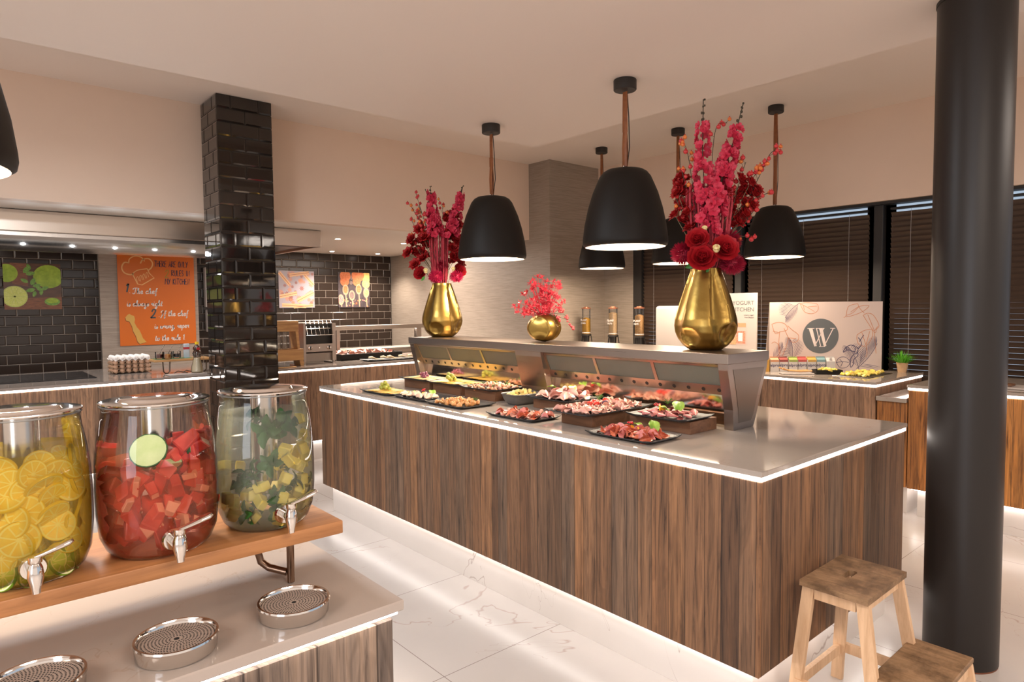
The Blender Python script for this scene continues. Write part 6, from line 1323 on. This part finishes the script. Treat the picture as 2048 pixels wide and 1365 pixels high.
def bouquet(lb, x, y, z, rz, K, spikes, berries, carns, ama, poms, roses, buds, leaf_, seed):
    """coordinates: right, up in units of K metres from the vase mouth; depth jittered"""
    t = thing('flower_bouquet', lb, 'bouquet', (x, y, z), rz); rr = random.Random(seed); Z_ = lambda p, dy=0: Vector((p[0]*K, dy, p[1]*K))
    base = lambda s_=.02: Vector((rr.uniform(-s_, s_), rr.uniform(-s_, s_), -.12))
    for (pts, f0, f1) in spikes:
        P_ = [Vector((rr.uniform(-.015, .015), .01, -.12))]+[Z_(p, -.01) for p in pts]
        Q = []
        for i in range(len(P_)-1):
            for k in range(8): Q.append(P_[i].lerp(P_[i+1], k/8))
        Q.append(P_[-1]); s = MB().tube(Q, .0022, 6)
        top = P_[-1]
        for k in range(9):
            c = Q[-1-k//2] + Vector((rr.uniform(-.008, .008), rr.uniform(-.008, .008), 0)); s.tube([Q[-1-k//2]-Vector((0, 0, .008)), c], .0009, 4); s.sphere(c, .0032+.0003*k, 6, 5, sc=(1, 1, 1.5))
        so = s.build('spike_stem', STEM, t); m = MB()
        for q in Q:
            if f0*K <= q.z <= f1*K:
                tt = (q.z/K-f0)/max(1, f1-f0); nfl = 6 if tt < .6 else 4
                for k in range(nfl):
                    a = rr.uniform(0, 6.28); rad = .034*(1.25-.75*tt); d = Vector((math.cos(a), math.sin(a)-.2, .15)); bloom(m, q+d*rad+Vector((0, 0, rr.uniform(-.01, .01))), d, .027*(1.15-.35*tt), 'floret', rr)
        m.build('larkspur_florets', PINKF, so, smooth=0, recalc=False)
    for (pts, n) in berries:
        P_ = [Vector((rr.uniform(-.02, .02), rr.uniform(-.01, .03), -.10))]+[Z_(p, rr.uniform(-.03, .02)) for p in pts]; Q = []
        for i in range(len(P_)-1):
            p0, p1, p2, p3 = P_[max(0, i-1)], P_[i], P_[i+1], P_[min(len(P_)-1, i+2)]
            for k in range(6): u = k/6; Q.append(.5*((2*p1)+(-p0+p2)*u+(2*p0-5*p1+4*p2-p3)*u*u+(-p0+3*p1-3*p2+p3)*u**3))
        Q.append(P_[-1]); s = MB().tube(Q, .0016, 5); b = MB()
        for k in range(n):
            i = len(Q)-1-int((k/n)**1.0*len(Q)*.45); c = Q[i]+Vector((rr.uniform(-.020, .020), rr.uniform(-.016, .016), rr.uniform(-.018, .018))); s.tube([Q[max(0, i-1)], c], .0009, 4)
            r = rr.uniform(.0088, .0118); b.sphere(c, r, 8, 6, mat=0 if rr.random() < .68 else 1); b.lathe([(.002, r*.9), (.004, r*1.35)], 5, c, cap=False, mat=0)
        so = s.build('berry_branch', STEM, t); b.build('berries', [BER1, BER2], so, recalc=False)
    for p in carns:
        c = Z_(p, rr.uniform(-.03, .03)); m = MB(); d = Vector((p[0]*.01, -.5+rr.uniform(-.4, .4), .45)); bloom(m, c, d, 8*K+.022, 'carnation', rr); bloom(m, c+Vector((rr.uniform(-.03, .03), .01, rr.uniform(-.03, .02))), Vector((rr.uniform(-1, 1), -.4, .5)), 7*K+.018, 'carnation', rr)
        o = MB().tube([base(), (Vector((0, 0, -.02))+c)*.5, c-Vector((0, 0, .01))], .0016, 5).build('carnation_stem', STG, t); m.build('carnation_bloom', CARN, o, smooth=0, recalc=False)
    x0, x1, z0, z1, n = ama
    for k in range(n):
        u = (k+.5)/n; xx = x0+(x1-x0)*u+rr.uniform(-1.5, 1.5); zz = z1+rr.uniform(-14, 4)-10*abs(2*u-1); p = [Vector((xx*K*.35, rr.uniform(-.02, .02), -.08)), Vector((xx*K*.8, rr.uniform(-.04, .02), z0*K*.6)), Vector((xx*K, rr.uniform(-.05, .02), zz*K*.8)), Vector((xx*K, -.02, zz*K))]
        Q = [];
        for i in range(3):
            for q in range(14): Q.append(p[i].lerp(p[i+1], q/14))
        rad = [(.0030 if i < 12 else (.0062 if i % 2 else .0042)) for i in range(len(Q))]
        MB().tube(Q, .003, 6, radii=rad).build('amaranth_strand', AMA, t)
    for k, (px_, pz_, r, mt, dy) in enumerate(poms): pompom(Z_((px_, pz_), dy), r*K, mt, t, seed+k)
    for (px_, pz_, r, dy, dx) in roses:
        m = MB(); bloom(m, Z_((px_, pz_), dy), Vector((dx, -1, .35)), r*K*1.15, 'rose', rr); m.build('rose_bloom', ROSE, t, smooth=60, recalc=False)
    for (px_, pz_, r, dy) in buds:
        m = MB().sphere((0, 0, 0), r*K*.7, 10, 8, sc=(1, 1, 1.1))
        for q in range(6): petal(m, Matrix.Rotation(q*1.05, 4, 'Z') @ Matrix.Translation((0, 0, -r*K*.5)) @ Matrix.Rotation(-1.0, 4, 'Y'), r*K*1.5, r*K*1.2, .0)
        m.build('cream_bud', BUDC, t, loc=Z_((px_, pz_), dy), rot=(.9, 0, 0), smooth=0, recalc=False)
    for (px_, pz_, L_, a) in leaf_: leafmesh(L_, L_*.5, .4, serr=.03).build('leaf', LEAFG, t, loc=Z_((px_, pz_), -.075), rot=(PI/2-.3, a, 0), smooth=60)
    return t
tall_vase(2.76, 1.77, 'tall dented gold vase at the near end of the guard shelf', math.atan2(1.77, 2.76)-PI/2)
tall_vase(2.745, 3.935, 'tall dented gold vase at the far left end of the guard shelf', math.atan2(3.935, 2.745)-PI/2+.25)
round_vase(2.75, 2.875, 'small round dented gold vase in the middle of the guard shelf', math.atan2(2.875, 2.75)-PI/2)
bouquet('tall red bouquet with roses in the nearest gold vase', 2.76, 1.77, ZV+.385, math.atan2(1.77, 2.76)-PI/2, .00236,
  spikes=[([(-2, 120), (-8, 230), (-7, 335)], 95, 288), ([(14, 110), (34, 190), (52, 255), (68, 320)], 110, 275), ([(6, 60), (2, 130)], 60, 128)],
  berries=[([(40, 90), (75, 130), (100, 180), (118, 218), (138, 226)], 9), ([(30, 100), (65, 150), (95, 185), (108, 196)], 14), ([(30, 70), (60, 110), (90, 135), (122, 146)], 5), ([(30, 50), (60, 70), (85, 105), (90, 112)], 4), ([(30, 40), (60, 60), (84, 62)], 5), ([(8, 150), (12, 240), (20, 280), (38, 286)], 5), ([(-20, 120), (-30, 190), (-38, 238), (-50, 262)], 9), ([(-20, 100), (-36, 150), (-46, 190), (-48, 200)], 6), ([(-20, 60), (-40, 100), (-60, 145)], 6), ([(10, 50), (12, 90)], 6), ([(22, 110), (40, 165), (50, 205)], 12), ([(6, 120), (24, 180)], 8), ([(50, 120), (60, 160), (74, 208)], 5)],
  carns=[(-48, 185), (-54, 152), (-58, 108), (-36, 150), (62, 172), (78, 150), (84, 122), (70, 128), (52, 105), (38, 150), (48, 135), (-30, 80), (30, 190), (80, 165), (58, 90), (-44, 130), (-34, 110), (70, 105), (46, 120), (28, 130), (88, 145), (-50, 168)],
  ama=(-42, 52, 40, 175, 24), poms=[(-42, 32, 30, POM, .0), (40, 55, 30, POM, .01), (50, 8, 27, POM, -.01), (-4, 40, 22, POM, .05)],
  roses=[(-16, 55, 21, -.075, -.1), (-7, 18, 26, -.095, 0), (34, 35, 24, -.085, .3)], buds=[(19, 34, 9, -.12), (-3, 76, 7, -.06)], leaf_=[(-20, 10, .050, 2.7), (5, 2, .03, 1.9)], seed=5)
bouquet('red bouquet with pink pompoms in the far left gold vase', 2.745, 3.935, ZV+.385, math.atan2(3.935, 2.745)-PI/2, .00352,
  spikes=[([(-8, 70), (-16, 140), (-20, 196)], 90, 186), ([(-6, 70), (-14, 140), (-30, 190)], 100, 150), ([(14, 70), (30, 130), (38, 165), (46, 198)], 85, 178)],
  berries=[([(-20, 80), (-34, 130), (-50, 184)], 6), ([(-20, 70), (-40, 120), (-62, 160)], 7), ([(-20, 60), (-45, 100), (-60, 130)], 9), ([(-15, 60), (-38, 105), (-44, 145)], 10), ([(-20, 40), (-50, 75), (-64, 98)], 6), ([(0, 80), (4, 150), (-4, 168)], 5), ([(8, 80), (16, 130), (10, 145)], 8), ([(16, 80), (24, 120), (28, 140)], 8), ([(-18, 60), (-36, 110), (-38, 125)], 8), ([(-10, 60), (-24, 120), (-28, 140)], 10), ([(-10, 60), (-34, 130), (-44, 160)], 8), ([(12, 60), (28, 100), (38, 108)], 8)],
  carns=[(-58, 88), (-66, 62), (-48, 66), (-40, 62), (-30, 95), (-34, 92), (-42, 110), (20, 110), (28, 95), (24, 70), (30, 60), (-52, 38), (14, 125), (34, 118), (-26, 78), (-20, 100), (-50, 80), (26, 52), (34, 84), (-36, 50), (-14, 118), (22, 138), (36, 40)],
  ama=(-24, 16, 20, 128, 22), poms=[(0, 34, 17, POM, .0), (-12, 14, 17, POMP, -.03), (30, 14, 16, POMP, -.02)],
  roses=[(-42, 20, 13, -.02, -.5), (36, 26, 13, .0, .6)], buds=[(-32, 24, 6, -.05), (24, 28, 5, -.03)], leaf_=[(-34, 14, .04, 2.2)], seed=9)
# coral feather arrangement in the round vase
t = thing('flower_bouquet', 'small coral feathery flowers in the round gold vase', 'bouquet', (2.75, 2.875, ZV+.158), math.atan2(2.875, 2.75)-PI/2)
rr = random.Random(4); stars = []
for (cx_, cz_, rx, rz_, n) in ((-8, 35, 26, 28, 26), (4, 45, 24, 25, 18), (-14, 62, 18, 14, 9), (12, 60, 16, 14, 9), (-44, 6, 12, 10, 5), (-40, 18, 14, 12, 5), (-38, 44, 8, 6, 3), (20, 20, 14, 16, 9), (-30, 14, 16, 12, 7), (26, 36, 8, 8, 4), (0, 10, 26, 12, 14)):
    for k in range(n): stars.append(((cx_+rr.gauss(0, .5)*rx)*.003, rr.uniform(-.055, .045), (cz_+rr.gauss(0, .5)*rz_)*.003))
for gi in range(8):
    m = MB()
    for c in stars[gi::8]:
        d0 = Vector((c[0]*5+rr.uniform(-.5, .5), c[1]*5-.4, .8)).normalized()
        for k in range(13):
            d = (d0*.6+Vector((rr.gauss(0, 1), rr.gauss(0, 1), rr.gauss(0, 1))).normalized()).normalized(); s_ = d.orthogonal().normalized()*.0030; L_ = rr.uniform(.016, .030); c_ = Vector(c)
            m.add([c_-s_*.5, c_+s_*.5, c_+d*L_*.6+s_, c_+d*L_*.6-s_, c_+d*L_], [(0, 1, 2, 3), (3, 2, 4)])
        m.tube([(c[0]*.15, c[1]*.15, -.03), (c[0]*.6, c[1]*.6, c[2]*.5), c], .0010, 4)
    m.build('feather_spray', CORAL, t, smooth=0, recalc=False)
PKB = P('pink_bloom', (.70, .13, .11), .5, var=(.58, .03, .05), scale=90)
for pts, n in (([(10, 0), (30, 20), (38, 28)], 12), ([(10, 0), (32, 12), (36, 10)], 9), ([(20, 0), (44, -8), (50, -14), (58, -28)], 7), ([(20, 4), (40, 2), (48, -8)], 7), ([(-5, 5), (2, -2)], 5), ([(0, 8), (26, -4), (30, -8)], 7), ([(-10, 8), (-28, 4)], 4)):
    P_ = [Vector((0, 0, -.03))]+[Vector((a*.003, rr.uniform(-.05, -.01), b*.003)) for a, b in pts]; s = MB().tube(P_, .0012, 5); b = MB()
    for k in range(n):
        c = P_[-1].lerp(P_[-2], .75*(k/n))+Vector((rr.uniform(-.012, .012), rr.uniform(-.012, .008), rr.uniform(-.012, .012))); s.tube([P_[-1].lerp(P_[-2], .75*(k/n)), c], .0008, 4); b.sphere(c, rr.uniform(.006, .009), 8, 6)
    o = s.build('pink_branch', STEM, t); b.build('pink_blooms', PKB, o)
pendant(-.075, 1.885, ZP, 1.765, 'black bell pendant cut off by the left edge of the photo')
